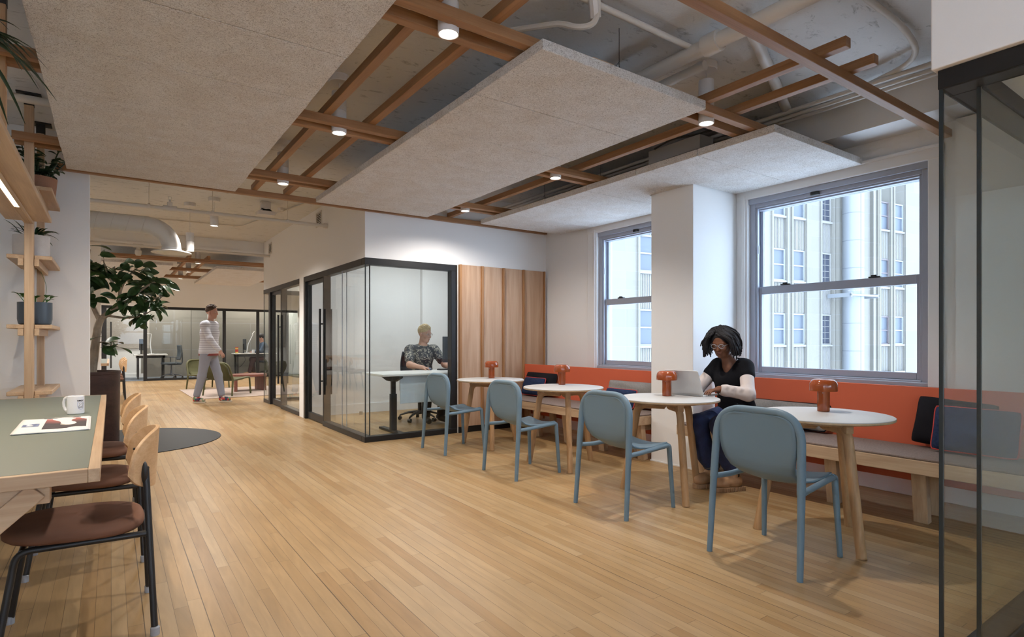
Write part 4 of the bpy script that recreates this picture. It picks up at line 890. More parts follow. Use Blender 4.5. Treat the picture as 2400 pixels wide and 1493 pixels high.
def make_wchair():
    t = thing('wood_back_chair', '', 'chair', group='rust seat chairs at the long tables')
    # x forward, y sideways
    def seat(u, v):
        a = 2*math.pi*u; c, s = math.cos(a), math.sin(a); e = 3.0
        rx = .235*(abs(c)**(2/e))*(1 if c > 0 else -1); ry = .225*(abs(s)**(2/e))*(1 if s > 0 else -1); return rx, ry
    m = M(); pr = [(0,.418),(.6,.416),(.93,.42),(.99,.432),(1,.446),(.97,.461),(.85,.471),(.5,.475),(0,.476)]; v = []; f = []; n = 40
    for r, z in pr:
        for j in range(n):
            x, y = seat(j/n,0); v.append((x*r,y*r*(1-.06*(x/.235)),z+(.006*x/.235)))
    for i in range(len(pr)-1):
        for j in range(n): f.append((i*n+j,i*n+(j+1) % n,(i+1)*n+(j+1) % n,(i+1)*n+j))
    m.raw(v, f); obj('seat', m, VELV, t, 180)
    # curved ply backrest: flat bottom, high rounded top
    out = [(-.20,.0),(-.205,.05),(-.195,.10),(-.165,.145),(-.115,.172),(-.05,.184),(0,.186)]
    out = out+[(-a,b) for a, b in out[-2::-1]]; bot = [(.19,-.03),(.15,-.045),(0,-.05),(-.15,-.045),(-.19,-.03)]
    def bk(u, v):
        a = (u*2-1)*.205; q = min(1,abs(u*2-1)); top = .155*(1-q**2.6)**.40; lo = -.095*(1-q**2.6)**.42
        z = lo+(top-lo)*v; return (-.268-.06*z+2.3*a*a, a, .665+z)
    obj('backrest', M().grid(bk, 40, 10, .015), PLYB, t, 50, .002)
    for s in (1,-1):
        obj('back_mount', M().ball((-.228,s*.150,.648),.015,.030,.048,16,10), BLKP, t); obj('bolt', M().ball((-.202,s*.155,.70),.005,.006,.006,8,6), BLKP, t)
        obj('rear_leg', M().tube(arc([(-.238,s*.155,.66),(-.205,s*.18,.43),(-.262,s*.235,.02)][:1]+[(-.234,s*.151,.662),(-.262,s*.242,.0)], .05), .0125, 12), BLKP, t)
        obj('front_leg', M().tube(arc([(-.235,s*.185,.402),(.175,s*.175,.405),(.235,s*.215,.0)], .045, 6), .0125, 12), BLKP, t)
        for x, y in ((-.262,s*.242),(.235,s*.215)): obj('foot_cap', M().lathe([(.017,0),(.017,.03),(.0135,.034)], 14, (x,y,0)), CAP, t)
    for x in (-.235,.16): obj('cross_bar', M().tube([(x,-.18,.402),(x,.18,.402)], .0115, 10), BLKP, t)
    return t
wl = ['oak backed chair with rust seat nearest the camera at the green table','oak backed chair with rust seat, middle one at the green table','oak backed chair with rust seat at the far end of the green table']
w0 = make_wchair()
for i, y in enumerate((2.985,3.925,4.86)):
    if i == 0: w0.location = (-.115,y,0); w0.rotation_euler = (0,0,math.pi); w0['label'] = wl[0]
    else: dup(w0, (-.115,y,0), math.pi, wl[i])
for i, y in enumerate((13.5,14.4,15.3)): dup(w0, (-.03,y,0), math.pi, ['oak backed chair at the second green table, beside the tree planter','oak backed chair at the second green table, hidden behind the first one','oak backed chair at the far end of the second green table'][i])
cn = thing('light_canopy', 'pale oak light beam with glowing strip above the green table', 'light', (0,2.45,0))
obj('board', M().box(-.645,-.374,0,3.2,2.097,2.132), PALEY, cn, 0, .005); obj('channel', M().box(-.537,-.525,0,3.2,2.078,2.0965).box(-.498,-.482,0,3.2,2.078,2.0965), PALEY, cn, 0, .002)
obj('light_strip', M().box(-.524,-.499,.1,2.55,2.081,2.088), LED, cn, 0); obj('end_block', M().box(-.524,-.499,2.55,3.2,2.079,2.0965), PALEY, cn, 0)
area(cn, (-.511,1.3,2.078), 26, .03, 2.5, (1,.83,.62))
sh = thing('plant_shelf', 'pale oak post and shelf stand between the green table and the wall', 'shelf', (-.51,5.69,0))
PB = [(.0,.0,.056),(0.012,.72,.05)]
for x, y, w_ in PB:
    obj('post', M().box(x-w_/2,x+w_/2,y-.03,y+.03,0,2.98), PALEZ, sh, 0, .003); b = obj('ceiling_bracket', M().box(x-.03,x+.03,y-.03,y+.03,2.98,3.06), BLKP, sh, 0, .002); obj('bracket_plate', M().box(x-.075,x+.075,y-.06,y+.06,3.058,3.069), BLKP, b, 0, .002)
for z in (.775,1.285,1.815,2.35):
    obj('shelf_board', M().box(-.133,.136,.032 if z > 2 else -.0+.031,.88,z,z+.03) if 0 else M().box(-.133,-.03,.0,.86,z,z+.03).box(.03,.136,.0,.86,z,z+.03).box(-.03,.03,.031,.688,z,z+.03).box(-.03,.03,.752,.86,z,z+.03), PALEY, sh, 0, .004)
    obj('bearer', M().box(.031,.06,-.03,.76,z-.055,z-.001), PALEY, sh, 0, .003)
    obj('bearer', M().box(-.065,-.031,-.03,.76,z-.055,z-.001), PALEY, sh, 0, .003)
hp = thing('hanging_post', 'oak post hanging from the ceiling at the upper left picture edge', 'post', (-.49,4.1,0)); obj('post', M().box(-.028,.028,-.028,.028,2.134,3.0), OAKZ, hp, 0, .003); obj('ceiling_bracket', M().box(-.03,.03,-.03,.03,3.0,3.069), BLKP, hp, 0)

# plants
def blade(m, base, d, ln, w_, droop, n=7, fold=.25):
    d = Vector(d).normalized(); sd = d.cross(Vector((0,0,1))); sd = sd.normalized() if sd.length > 1e-3 else Vector((1,0,0)); b = Vector(base)
    def f(u, v):
        s = v*2-1; c = b+d*ln*u+Vector((0,0,-droop*u*u*ln)); ww = w_*(math.sin(math.pi*min(.999,u*.92+.06))**.8)
        return c+sd*s*ww/2+Vector((0,0,abs(s)*fold*ww/2))
    m.grid(f, n, 4); return m
def leafy(m, n, c, rx, ry, rz, ln, w_, droop=.5, up=.3):
    for i in range(n):
        a = rnd.uniform(0,2*math.pi); e = rnd.uniform(.15,1)**.6; p = Vector((c[0]+rx*e*math.cos(a), c[1]+ry*e*math.sin(a), c[2]+rz*rnd.uniform(-1,1)))
        d = Vector((math.cos(a),math.sin(a),rnd.uniform(-.3,.6)+up)); blade(m, p, d, ln*rnd.uniform(.7,1.2), w_*rnd.uniform(.8,1.2), droop)
def potted(label, loc, mt, prof, sx=1, sy=1, kind='grass', soil=.8):
    t = thing('potted_plant', label, 'plant', loc, 0); zt = max(z for r, z in prof)
    rt = max(r for r, z in prof); obj('pot', M().lathe(prof, 36, (0,0,0), sx, sy), mt, t); obj('soil', M().lathe([(0,zt-.02),(rt-.012,zt-.02)], 30, (0,0,0), sx, sy), SOIL, t)
    m = M()
    if kind == 'spike':
        for i in range(34):
            a = rnd.uniform(0,6.28); r = rnd.uniform(0,.06); blade(m, (r*math.cos(a)*sx,r*math.sin(a)*sy,zt-.02), (math.cos(a)*.8,math.sin(a)*.8,rnd.uniform(.5,1.6)), rnd.uniform(.14,.26), .02, rnd.uniform(.2,.7), 6, .4)
        obj('foliage', m, LEAF3, t, 180)
    elif kind == 'bush':
        st = M()
        for i in range(16):
            a = rnd.uniform(0,6.28); d = Vector((math.cos(a)*rnd.uniform(.1,.9),math.sin(a)*rnd.uniform(.1,.9),1)).normalized(); ln = rnd.uniform(.16,.36); p0 = Vector((.05*math.cos(a),.05*math.sin(a),zt-.02)); st.tube([p0,p0+d*ln], .005, 6)
            for k in range(9):
                u = .25+.75*k/8; b = rnd.uniform(0,6.28); q = p0+d*ln*u; blade(m, q, (math.cos(b),math.sin(b),rnd.uniform(-.1,.7)), rnd.uniform(.07,.11), .045, .3, 6, .3)
        obj('stem', st, LEAF3, t); obj('foliage', m, LEAF3, t, 180)
    elif kind == 'frond':
        for i in range(60):
            a = rnd.uniform(0,6.28); blade(m, (.03*math.cos(a),.03*math.sin(a),zt-.02), (math.cos(a),math.sin(a),rnd.uniform(.2,1.5)), rnd.uniform(.28,.46), .022, rnd.uniform(.5,1.1), 8, .3)
        obj('foliage', m, LEAF3, t, 180)
    else:
        st = M()
        for i in range(8):
            a = i*.8; p = Vector((.05*math.cos(a),.05*math.sin(a),zt-.02)); q = p+Vector((.05*math.cos(a),.05*math.sin(a),rnd.uniform(.03,.10))); st.tube([p,q], .003, 5)
            for k in range(2): b = a+rnd.uniform(-1,1); blade(m, q, (math.cos(b),math.sin(b),.9), .065, .042, .4, 6, .15)
        st.tube(arc([(.05,.0,zt),(.08,.02,zt+.12),(.04,.03,zt+.24),(.02,.03,zt+.30)],.08), .0015, 4)
        obj('stem', st, LEAF2, t); obj('foliage', m, LEAF2, t, 180)
    return t
potted('small green seedling in a slate blue pot on the lowest shelf', (-.505,6.03,1.316), POTB, [(.0,0),(.085,0),(.105,.012),(.112,.05),(.112,.185),(.104,.185),(.10,.16)], kind='small')
potted('spiky plant in a pale stone pot on the middle shelf', (-.525,6.02,1.846), POTW, [(.0,0),(.10,0),(.112,.012),(.118,.05),(.118,.19),(.108,.19),(.104,.16)], kind='spike')
potted('bushy dark plant in a terracotta pot on the top shelf', (-.50,6.20,2.381), TERRA, [(.0,0),(.10,0),(.115,.02),(.13,.17),(.12,.17),(.115,.15)], kind='bush')
fern = potted('dark fern with long fronds hanging in the upper left picture corner', (-.56,3.40,2.40), TERRA, [(.0,0),(.09,0),(.11,.15),(.10,.15),(.095,.13)], kind='frond')

obj('hanger', M().tube([(.105,0,.14),(0,0,.665)], .003, 6).tube([(-.06,.09,.14),(0,0,.665)], .003, 6).tube([(-.06,-.09,.14),(0,0,.665)], .003, 6), BLKP, fern)

# mug with printed shield and bear, newspaper
mg = thing('mug', 'white mug with dark lettering and a bear shield on the green table', 'mug', (-.172,4.27,.7607), 0)
RM, HM = .043, .106
obj('cup', M().lathe([(.0,.0),(RM-.004,0),(RM,.004),(RM,HM-.002),(RM-.002,HM),(RM-.004,HM-.001),(RM-.004,.008),(0,.008)], 48), CERW, mg)
ha = math.atan2(-.5736,-.0) ; hd = Vector((-.77,.64,0)).normalized()
obj('handle', M().tube([Vector((0,0,z))+hd*r for r, z in ((RM-.003,.092),(RM+.012,.096),(RM+.026,.088),(RM+.033,.068),(RM+.031,.042),(RM+.022,.022),(RM+.01,.014),(RM-.003,.018))], .0065, 12, ry=.0085), CERW, mg)
INK = mat('navy_print', (.012,.014,.03), .4); INKB = mat('blue_print', (.12,.22,.55), .4)
A0 = math.atan2(-4.27,.172)+.62                                     # printed side, turned to the right of the viewer
def on_mug(x, z, lift=.0004): a = A0+x/RM; return Vector(((RM+lift)*math.cos(a),(RM+lift)*math.sin(a),z))
def stroke(m, pts, w_, closed=False):
    P = [Vector((p[0],p[1],0)) for p in pts]; Q = []
    for i in range(len(P)-(0 if closed else 1)):
        a, b = P[i], P[(i+1) % len(P)]; d = (b-a); nn = Vector((-d.y,d.x,0)).normalized()*w_/2; k = max(1,int(d.length/.002))
        for j in range(k):
            p, q = a+d*j/k-d.normalized()*(w_*.3 if j == 0 else 0), a+d*(j+1)/k+d.normalized()*(w_*.3 if j == k-1 else 0)
            m.raw([on_mug(p.x+nn.x,p.y+nn.y),on_mug(p.x-nn.x,p.y-nn.y),on_mug(q.x-nn.x,q.y-nn.y),on_mug(q.x+nn.x,q.y+nn.y)], [(0,1,2,3)])
m = M(); gl = {'N':[[(0,0),(0,1),(1,0),(1,1)]],'R':[[(0,0),(0,1),(.8,1),(1,.75),(.8,.5),(0,.5)],[(.5,.5),(1,0)]],'D':[[(0,0),(0,1),(.7,1),(1,.7),(1,.3),(.7,0),(0,0)]],'C':[[(1,1),(.3,1),(0,.7),(0,.3),(.3,0),(1,0)]]}
for i, ch in enumerate('NRDC'):
    for ln in gl[ch]: stroke(m, [(-.0175+.0092*i+.0066*a,.0755+.0068*b) for a, b in ln], .0024)
obj('lettering', m, INK, mg, 0)
m = M(); stroke(m, [(-.017,.070),(.017,.070),(.017,.045),(.014,.036),(.008,.030),(0,.027),(-.008,.030),(-.014,.036),(-.017,.045)], .0013, True); obj('shield_outline', m, INKB, mg, 0)
m = M(); stroke(m, [(-.011,.036),(-.012,.043),(-.010,.050),(-.006,.055),(.0,.058),(.006,.060),(.010,.064),(.0155,.0635),(.0155,.061),(.0115,.057),(.0115,.052),(.009,.047),(.010,.041),(.0085,.036),(.005,.036),(.005,.042),(.003,.046),(.000,.044),(.001,.038),(-.001,.035),(-.005,.035),(-.005,.041),(-.0065,.044),(-.007,.038),(-.0085,.035),(-.011,.036)], .0016)
stroke(m, [(-.0095,.062),(-.0075,.062)], .0024); obj('bear_emblem', m, INK, mg, 0)
def newsprint():
    mt, nt, b = newmat('newsprint'); tc = N(nt, 'ShaderNodeTexCoord'); mp = N(nt, 'ShaderNodeMapping'); mp.inputs['Rotation'].default_value = (0,0,rad(90)); L(nt, tc.outputs['Object'], mp.inputs['Vector'])
    br = N(nt, 'ShaderNodeTexBrick'); L(nt, mp.outputs[0], br.inputs['Vector']); br.inputs['Scale'].default_value = 1; br.inputs['Brick Width'].default_value = .05; br.inputs['Row Height'].default_value = .0034; br.inputs['Mortar Size'].default_value = .0011; br.offset = 0
    br.inputs['Color1'].default_value = (.60,.60,.62,1); br.inputs['Color2'].default_value = (.68,.68,.70,1); br.inputs['Mortar'].default_value = (.74,.735,.74,1)
    L(nt, br.outputs['Color'], b.inputs['Base Color']); b.inputs['Roughness'].default_value = .9; return mt
NP = newsprint(); PAPER = mat('newspaper_white', (.74,.73,.72), .9)
def pic():
    mt, nt, b = newmat('newspaper_photo'); tc = N(nt, 'ShaderNodeTexCoord'); sx = N(nt, 'ShaderNodeSeparateXYZ'); L(nt, tc.outputs['Object'], sx.inputs[0])
    n = N(nt, 'ShaderNodeTexNoise'); n.inputs['Scale'].default_value = 9; n.inputs['Detail'].default_value = 4; L(nt, tc.outputs['Object'], n.inputs['Vector'])
    r = N(nt, 'ShaderNodeValToRGB'); e = r.color_ramp.elements; e[0].position = .62; e[0].color = (.055,.045,.052,1); e[1].position = .95; e[1].color = (.36,.11,.10,1)
    f = math_(nt, 'ADD', math_(nt, 'MULTIPLY', sx.outputs[1], 1.9), math_(nt, 'MULTIPLY_ADD', n.outputs['Fac'], .3, -.12)); L(nt, f, r.inputs['Fac'])
    v = N(nt, 'ShaderNodeVectorMath', operation='DISTANCE'); mp = N(nt, 'ShaderNodeMapping'); mp.inputs['Location'].default_value = (-.20,-.175,0); mp.inputs['Scale'].default_value = (1,.6,0); L(nt, tc.outputs['Object'], mp.inputs['Vector']); L(nt, mp.outputs[0], v.inputs[0]); v.inputs[1].default_value = (0,0,0)
    ms = math_(nt, 'LESS_THAN', math_(nt, 'ADD', v.outputs['Value'], math_(nt, 'MULTIPLY', n.outputs['Fac'], .04)), .052)
    mx = N(nt, 'ShaderNodeMix', data_type='RGBA'); L(nt, ms, mx.inputs['Factor']); L(nt, r.outputs['Color'], mx.inputs['A']); mx.inputs['B'].default_value = (.45,.42,.38,1)
    L(nt, mx.outputs['Result'], b.inputs['Base Color']); b.inputs['Roughness'].default_value = .8; return mt
nw = thing('newspaper', 'folded newspaper with a dark red photograph lying on the green table', 'newspaper', (-.378,3.455,.7607), rad(1))
W_, H_ = .29, .60
def sheet(x0, x1, y0, y1, z, amp=.0018): return lambda u, v: (x0+(x1-x0)*u, y0+(y1-y0)*v, z+amp*(1+math.sin(7*u+3*v)*.6+math.sin(11*v)*.4))
obj('sheet', M().grid(sheet(0,W_,0,H_,.004), 14, 20, .003), NP, nw, 180); obj('inner_sheets', M().grid(sheet(.004,W_+.006,.004,H_+.006,.0005), 14, 20, .0018), PAPER, nw, 180)
obj('photo_print', M().grid(sheet(.105,W_-.012,.10,H_-.06,.0046), 12, 16), pic(), nw, 180); obj('small_print_picture', M().grid(sheet(.02,.085,.24,.36,.0046), 6, 8), mat('blue_newspaper_picture', (.16,.20,.34), .8, var=.5, vscale=60), nw, 180); obj('headline_bar', M().grid(sheet(.09,.25,.565,.580,.0046), 6, 3), INK, nw, 180)

# ------------------------------------------------------------------ tree in its planter, mat
tag(obj('floor_mat', M().prism([(.10+1.04*math.cos(a),8.12+1.04*math.sin(a)) for a in [2*math.pi*i/72 for i in range(72)]], .001, .008), MATB, None, 0, .002), 'round black rubber mat under the tree planter', 'mat')
tr = thing('rubber_tree', 'rubber plant tree in a dark brown round planter by the partition wall', 'tree', (-.21,8.0,.009))
obj('planter', M().lathe([(.0,.0),(.285,0),(.29,.01),(.30,.80),(.305,.805),(.305,.836),(.285,.836),(.28,.78),(0,.78)], 48), PLANT, tr); obj('soil', M().lathe([(0,.785),(.281,.785)], 30), SOIL, tr)
m = M(); tips = []
def limb(pts, r0, r1):
    P = arc(pts, .12, 5); n = len(P); m.tube(P, [r0+(r1-r0)*i/(n-1) for i in range(n)], 9); return P
B0 = limb([(.03,0,.77),(.06,.02,1.1),(.09,.03,1.36),(.13,.03,1.46)], .046, .036)
B1 = limb([(.12,.03,1.43),(.26,.0,1.56),(.40,-.02,1.66),(.52,-.02,1.80)], .033, .012); B2 = limb([(.11,.03,1.40),(.02,.05,1.62),(-.02,.0,1.95),(.02,-.05,2.2)], .028, .008)
B3 = limb([(.38,-.02,1.66),(.56,.05,1.64),(.72,.0,1.72)], .015, .006); B4 = limb([(.28,.0,1.57),(.30,-.1,1.80),(.42,-.12,1.98),(.50,-.1,2.06)], .018, .006); B5 = limb([(.16,.03,1.47),(.34,.10,1.44),(.52,.12,1.47),(.62,.1,1.55)], .015, .006)
B6 = limb([(.30,-.05,1.72),(.18,-.15,1.9),(.14,-.15,2.08)], .014, .006); B7 = limb([(.0,.03,1.7),(-.15,.1,1.9),(-.22,.1,2.05)], .014, .006); B8 = limb([(.07,.02,1.15),(.15,-.03,1.17),(.23,-.05,1.12)], .01, .005); B9 = limb([(.45,-.02,1.72),(.60,-.1,1.86),(.74,-.12,1.88)], .012, .005)
obj('trunk', m, BARK, tr)
lf = M()
def leaf(b, d, ln, w_, droop=.25):
    d = Vector(d).normalized(); sd = d.cross(Vector((rnd.gauss(0,.7),rnd.gauss(-.35,.7),.75))).normalized(); nn = sd.cross(d)
    def f(u, v):
        s = v*2-1; ww = w_*(math.sin(math.pi*(u*.97+.02)**.9)**.7)*.5; return Vector(b)+d*ln*(.12+u)+Vector((0,0,-droop*ln*u*u))+sd*s*ww+nn*(abs(s)*ww*.22+.004*math.sin(6*u+3*s))
    lf.grid(f, 9, 4); lf.tube([Vector(b), Vector(b)+d*ln*.14], .003, 5)
ca = Vector((.0,-1,.0))
for Bq, n, u0 in ((B1,30,.35),(B2,56,.2),(B3,18,.1),(B4,22,.25),(B5,22,.2),(B6,20,.2),(B7,34,.1),(B8,10,.5),(B9,20,.25)):
    for i in range(n):
        u = u0+(1-u0)*(rnd.random()**.7); p = Bq[min(len(Bq)-1,int(u*(len(Bq)-1)+.5))]; a = rnd.uniform(0,6.28)
        q = p+Vector((rnd.gauss(0,.035),rnd.gauss(0,.035),rnd.gauss(0,.03))); leaf(q, (math.cos(a),math.sin(a),rnd.uniform(-.75,.75)), rnd.uniform(.13,.20), rnd.uniform(.082,.115))
obj('foliage', lf, LEAF, tr, 180)

# ------------------------------------------------------------------ far lounge: chairs, coffee table, rug
tag(obj('rug', M().prism([(1.37,13.0),(4.6,13.15),(4.6,15.75),(1.33,15.65)], .001, .012), RUG, None, 0, .002), 'blush rug under the olive lounge chairs', 'rug')
def make_lounge():
    t = thing('lounge_chair', '', 'chair', group='olive lounge chairs')
    for s in (1,-1):
        obj('rear_leg', M().tube([(-.33,s*.34,0),(-.28,s*.325,.34)], [.016,.021], 12), OLIVE, t); obj('front_leg', M().tube(arc([(.33,s*.33,0),(.30,s*.32,.37),(-.27,s*.325,.33)],.05,5), .019, 12), OLIVE, t)
    obj('back_hoop', M().tube(arc([(-.28,.325,.34),(-.40,.30,.70),(-.40,-.30,.70),(-.28,-.325,.34)], .16, 8), .021, 12), OLIVE, t)
    pf = [(-.392,.69),(-.37,.60),(-.34,.5),(-.29,.41),(-.2,.345),(-.05,.325),(.1,.335),(.28,.365)]; hw = [.21,.285,.29,.285,.28,.285,.285,.27]
    def sh_(u, v):
        f = u*7; i = min(int(f),6); k = f-i; g = lambda a, b: a+(b-a)*k; s = v*2-1
        return (g(pf[i][0],pf[i+1][0])-.04*s*s*(1-u), s*g(hw[i],hw[i+1]), g(pf[i][1],pf[i+1][1])+.015*s*s)
    obj('seat_shell', M().grid(sh_, 28, 10, .03), OLIVEL, t, 180); return t
g0 = make_lounge(); g0.location = (2.07,13.72,.0125); g0.rotation_euler = (0,0,rad(46)); g0['label'] = 'olive lounge chair with its back to the camera on the blush rug'
dup(g0, (1.95,15.75,.0), rad(-62), 'olive lounge chair behind the walking person, facing the camera side')
dup(g0, (3.75,13.9,.0125), rad(120), 'olive lounge chair seen through the second glass office')
ct = thing('coffee_table', 'reddish walnut coffee table with slab legs on the blush rug', 'coffee table', (2.62,14.55,.0125), rad(10))
obj('tabletop', M().prism(rrect(-.38,.42,-.36,.36,.34,10), .335, .385), wood('walnut_top', (.12,.04,.03), (.26,.10,.075), 'X', .6, .35), ct, 38, .004)
for x, a in ((-.26,70),(.30,95)): obj('slab_leg', M().prism(rrect(-.24,.24,-.035,.035,.03), 0, .334, Matrix.Translation((x,0,0)) @ Matrix.Rotation(rad(a),4,'Z')), ROSE, ct, 38, .003)

# ------------------------------------------------------------------ office furniture
def task_chair(label, loc, rz, mt=NAVY, metal=BLKP, back=1.0):
    t = thing('office_chair', label, 'chair', loc, rz, None)
    obj('gas_column', M().tube([(0,0,.09),(0,0,.26)], .03, 14).tube([(0,0,.26),(0,0,.42)], .018, 12), metal, t)
    for i in range(5):
        a = 2*math.pi*i/5+.3; c, s = math.cos(a), math.sin(a)
        sp_ = obj('base_spoke', M().tube([(0.02*c,.02*s,.125),(.17*c,.17*s,.115),(.30*c,.30*s,.075)], [.028,.024,.016], 10, ry=[.026,.018,.012]), metal, t)
        obj('caster', M().tube([(.30*c-s*.022,.30*s+c*.022,.03),(.30*c+s*.022,.30*s-c*.022,.03)], .029, 14).tube([(.30*c,.30*s,.03),(.30*c,.30*s,.075)], .01, 8), BLKP, sp_)
    obj('seat', M().prism(rrect(-.23,.25,-.245,.245,.11,7), .43, .49), mt, t, 38, .018, 3); obj('mechanism', M().box(-.14,.10,-.07,.07,.40,.43).box(-.27,-.14,-.03,.03,.405,.43), metal, t, 0, .004)
    def bk(u, v): s = v*2-1; z = .56+.46*u; return (-.24-.05*u+.06*s*s-.03*math.sin(math.pi*u*1.2), s*(.22-.03*u**3-.03*(1-u)**3), z)
    obj('backrest', M().grid(bk, 14, 10, .02), mt, t, 180); obj('back_spine', M().tube(arc([(-.25,0,.415),(-.31,0,.48),(-.30,0,.80)],.06), .018, 10), metal, t)
    for s in (1,-1): obj('armrest', M().tube(arc([(-.05,s*.25,.42),(-.05,s*.29,.44),(-.05,s*.29,.64)],.03), .013, 8).box(-.13,.11,s*.29-.035,s*.29+.035,.64,.665), metal, t, 38, .004)
    return t
def monitor(label, loc, rz, w_=.55, h_=.33, z0=.12):
    t = thing('monitor', label, 'monitor', loc, rz)
    obj('screen_housing', M().box(-.012,.012,-w_/2,w_/2,z0,z0+h_), mat('monitor_back', (.035,.05,.07), .45), t, 0, .004); obj('display', M().box(.0121,.0128,-w_/2+.012,w_/2-.012,z0+.012,z0+h_-.012), mat('display_glow', (.02,.02,.03), .3, emit=(.6,.75,1), estr=.6), t, 0)
    obj('stand', M().box(-.05,-.02,-.025,.025,.008,z0+h_*.55).box(-.10,.08,-.1,.1,0,.008), BLKP, t, 0, .003); return t
dk = thing('standing_desk', 'white standing desk with pale blue front screen in the near glass office', 'desk', (2.75,6.72,0))
obj('desktop', M().box(0,1.55,0,.72,.738,.766), DESKW, dk, 0, .005); obj('modesty_screen', M().box(.26,1.40,.055,.07,.385,.735), MODEST, dk, 0, .003)
for x in (.20,1.32):
    lg = obj('leg', M().box(x,x+.08,.20,.26,.02,.50).box(x+.01,x+.07,.21,.25,.50,.71), BLKP, dk, 0, .004); obj('foot', M().box(x+.0,x+.08,-.02,.62,.006,.035), BLKP, lg, 0, .006); obj('support_arm', M().prism([(-.02,.737),(.62,.737),(.62,.715),(.40,.66),(.16,.66),(-.02,.715)], x+.015, x+.065, Matrix(((0,0,1,0),(1,0,0,0),(0,1,0,0),(0,0,0,1)))), BLKP, lg, 0, .003)
obj('top_beam', M().box(.28,1.32,.21,.25,.68,.72), BLKP, dk, 0)
monitor('dark monitor seen from behind on the standing desk', (4.06,7.08,.767), rad(90), .56, .36, .115)
kb = thing('keyboard', 'flat dark keyboard in front of the seated man', 'keyboard', (3.98,7.30,.767)); obj('case', M().prism(rrect(-.15,.20,-.06,.06,.01), 0, .012), KEYS, kb, 38, .002); obj('key_bed', M().box(-.14,.19,-.05,.05,.0121,.017), mat('key_grey', (.06,.06,.065), .5), kb, 0)
ms = thing('mouse', 'small dark mouse under the seated man\'s hand', 'mouse', (3.715,7.36,.767)); obj('body', M().ball((0,0,.012),.03,.052,.022,16,10), mat('mouse_blue', (.09,.12,.19), .35), ms); obj('wheel', M().tube([(-.003,-.03,.031),(.003,-.03,.031)], .006, 10), KEYS, ms)
task_chair('navy mesh office chair under the man in the glass office', (3.78,7.80,0), rad(-90))
tag(obj('door_stop', M().lathe([(.028,0),(.028,.05),(.022,.055),(0,.055)], 16, (3.28,8.9,0)), mat('brushed_steel', (.4,.38,.35), .35, metal=.8), None), 'small steel door stop on the office floor', 'door stop')
lsw = thing('light_switch', 'white light switch on the office wall behind the glass corner', 'switch', (3.42,9.129,1.1)); obj('plate', M().box(-.04,.04,-.006,0,0,.12), TRIMW, lsw, 0, .002); obj('rocker', M().box(-.016,.016,-.010,-.006,.03,.09), TRIMW, lsw, 0)
# far offices
def desk(label, x, y, w_, d_, casters=True):
    t = thing('office_desk', label, 'desk', (x,y,.0125)); obj('desktop', M().box(0,w_,0,d_,.71,.745), DESKW, t, 0, .004); obj('frame', M().box(.06,w_-.06,.06,.10,.63,.708).box(.06,w_-.06,d_-.10,d_-.06,.63,.708), BLKP, t, 0)
    for a in (.08,w_-.13):
        for b in (.06,d_-.11):
            lg = obj('leg', M().box(a,a+.05,b,b+.05,.05,.708), BLKP, t, 0); obj('caster', M().tube([(a+.01,b+.025,.03),(a+.04,b+.025,.03)], .03, 12), BLKP, lg)
    return t
desk('white desk on black legs in the far left office', .56, 20.35, .86, .6); desk('white desk on black legs in the far right office', 3.28, 20.35, 1.3, .6)
monitor('dark monitor turned edge-on in the far left office', (.78,20.62,.758), rad(15), .5, .34, .12); monitor('tilted dark monitor in the far right office', (3.62,20.6,.758), rad(0), .5, .36, .10)
task_chair('grey office chair by the desk in the far left office', (1.52,20.42,.0125), rad(190), mat('grey_mesh', (.07,.085,.10), .7), mat('dark_grey_metal', (.10,.11,.13), .45))
for x, h_, s in ((1.02,1.0,'white desk lamp glowing in the far left office'),(3.72,1.0,'white angled desk lamp in the far right office')):
    t = thing('desk_lamp', s, 'lamp', (x,20.80,.758)); obj('base', M().lathe([(0,0),(.07,0),(.07,.012),(0,.012)], 20), TRIMW, t); obj('arm', M().tube([(0,0,.01),(-.03 if x < 2 else .05,0,.30),(.0 if x < 2 else .20,0,.62)], .012, 8), TRIMW, t); obj('lamp_head', M().bar((.0 if x < 2 else .17,-.0,.62),(-.22 if x < 2 else .24,0,.64 if x < 2 else .72),.06,.014), TRIMW, t, 0)
cz = thing('wipes_canister', 'red and yellow wipes canister on the far right desk', 'canister', (3.36,20.45,.758)); obj('can', M().lathe([(0,0),(.045,0),(.045,.17),(0,.17)], 20), mat('yellow_label', (.75,.55,.12), .4), cz); obj('red_band', M().lathe([(.0455,.04),(.0455,.13)], 20), mat('red_label', (.55,.04,.03), .4), cz); obj('lid', M().lathe([(.047,.17),(.047,.20),(0,.20)], 20), mat('red_lid', (.5,.05,.04), .4), cz)
dm = thing('desk_mug', 'white mug on the far right desk', 'mug', (3.86,20.45,.758)); obj('cup', M().lathe([(0,0),(.045,0),(.045,.11),(.041,.11),(.041,.01),(0,.01)], 20), CERW, dm); obj('handle', M().tube([(.044,0,.09),(.07,0,.08),(.07,0,.04),(.044,0,.03)], .006, 8), CERW, dm)
ph = thing('desk_phone', 'small black desk phone on the far right desk', 'phone', (4.02,20.5,.758)); obj('body', M().box(-.06,.06,-.08,.08,0,.05), BLKP, ph, 0, .006); obj('handset', M().bar((-.04,-.09,.10),(-.04,.09,.10),.04,.03), BLKP, ph, 0, .008)
tag(obj('desk_cables', M().tube(arc([(3.35,20.85,.70),(3.38,20.87,.4),(3.5,20.86,.25),(3.7,20.86,.5),(3.66,20.85,.66)],.15), .008, 6), BLKP, None), 'black cables hanging behind the far right desk', 'cable')
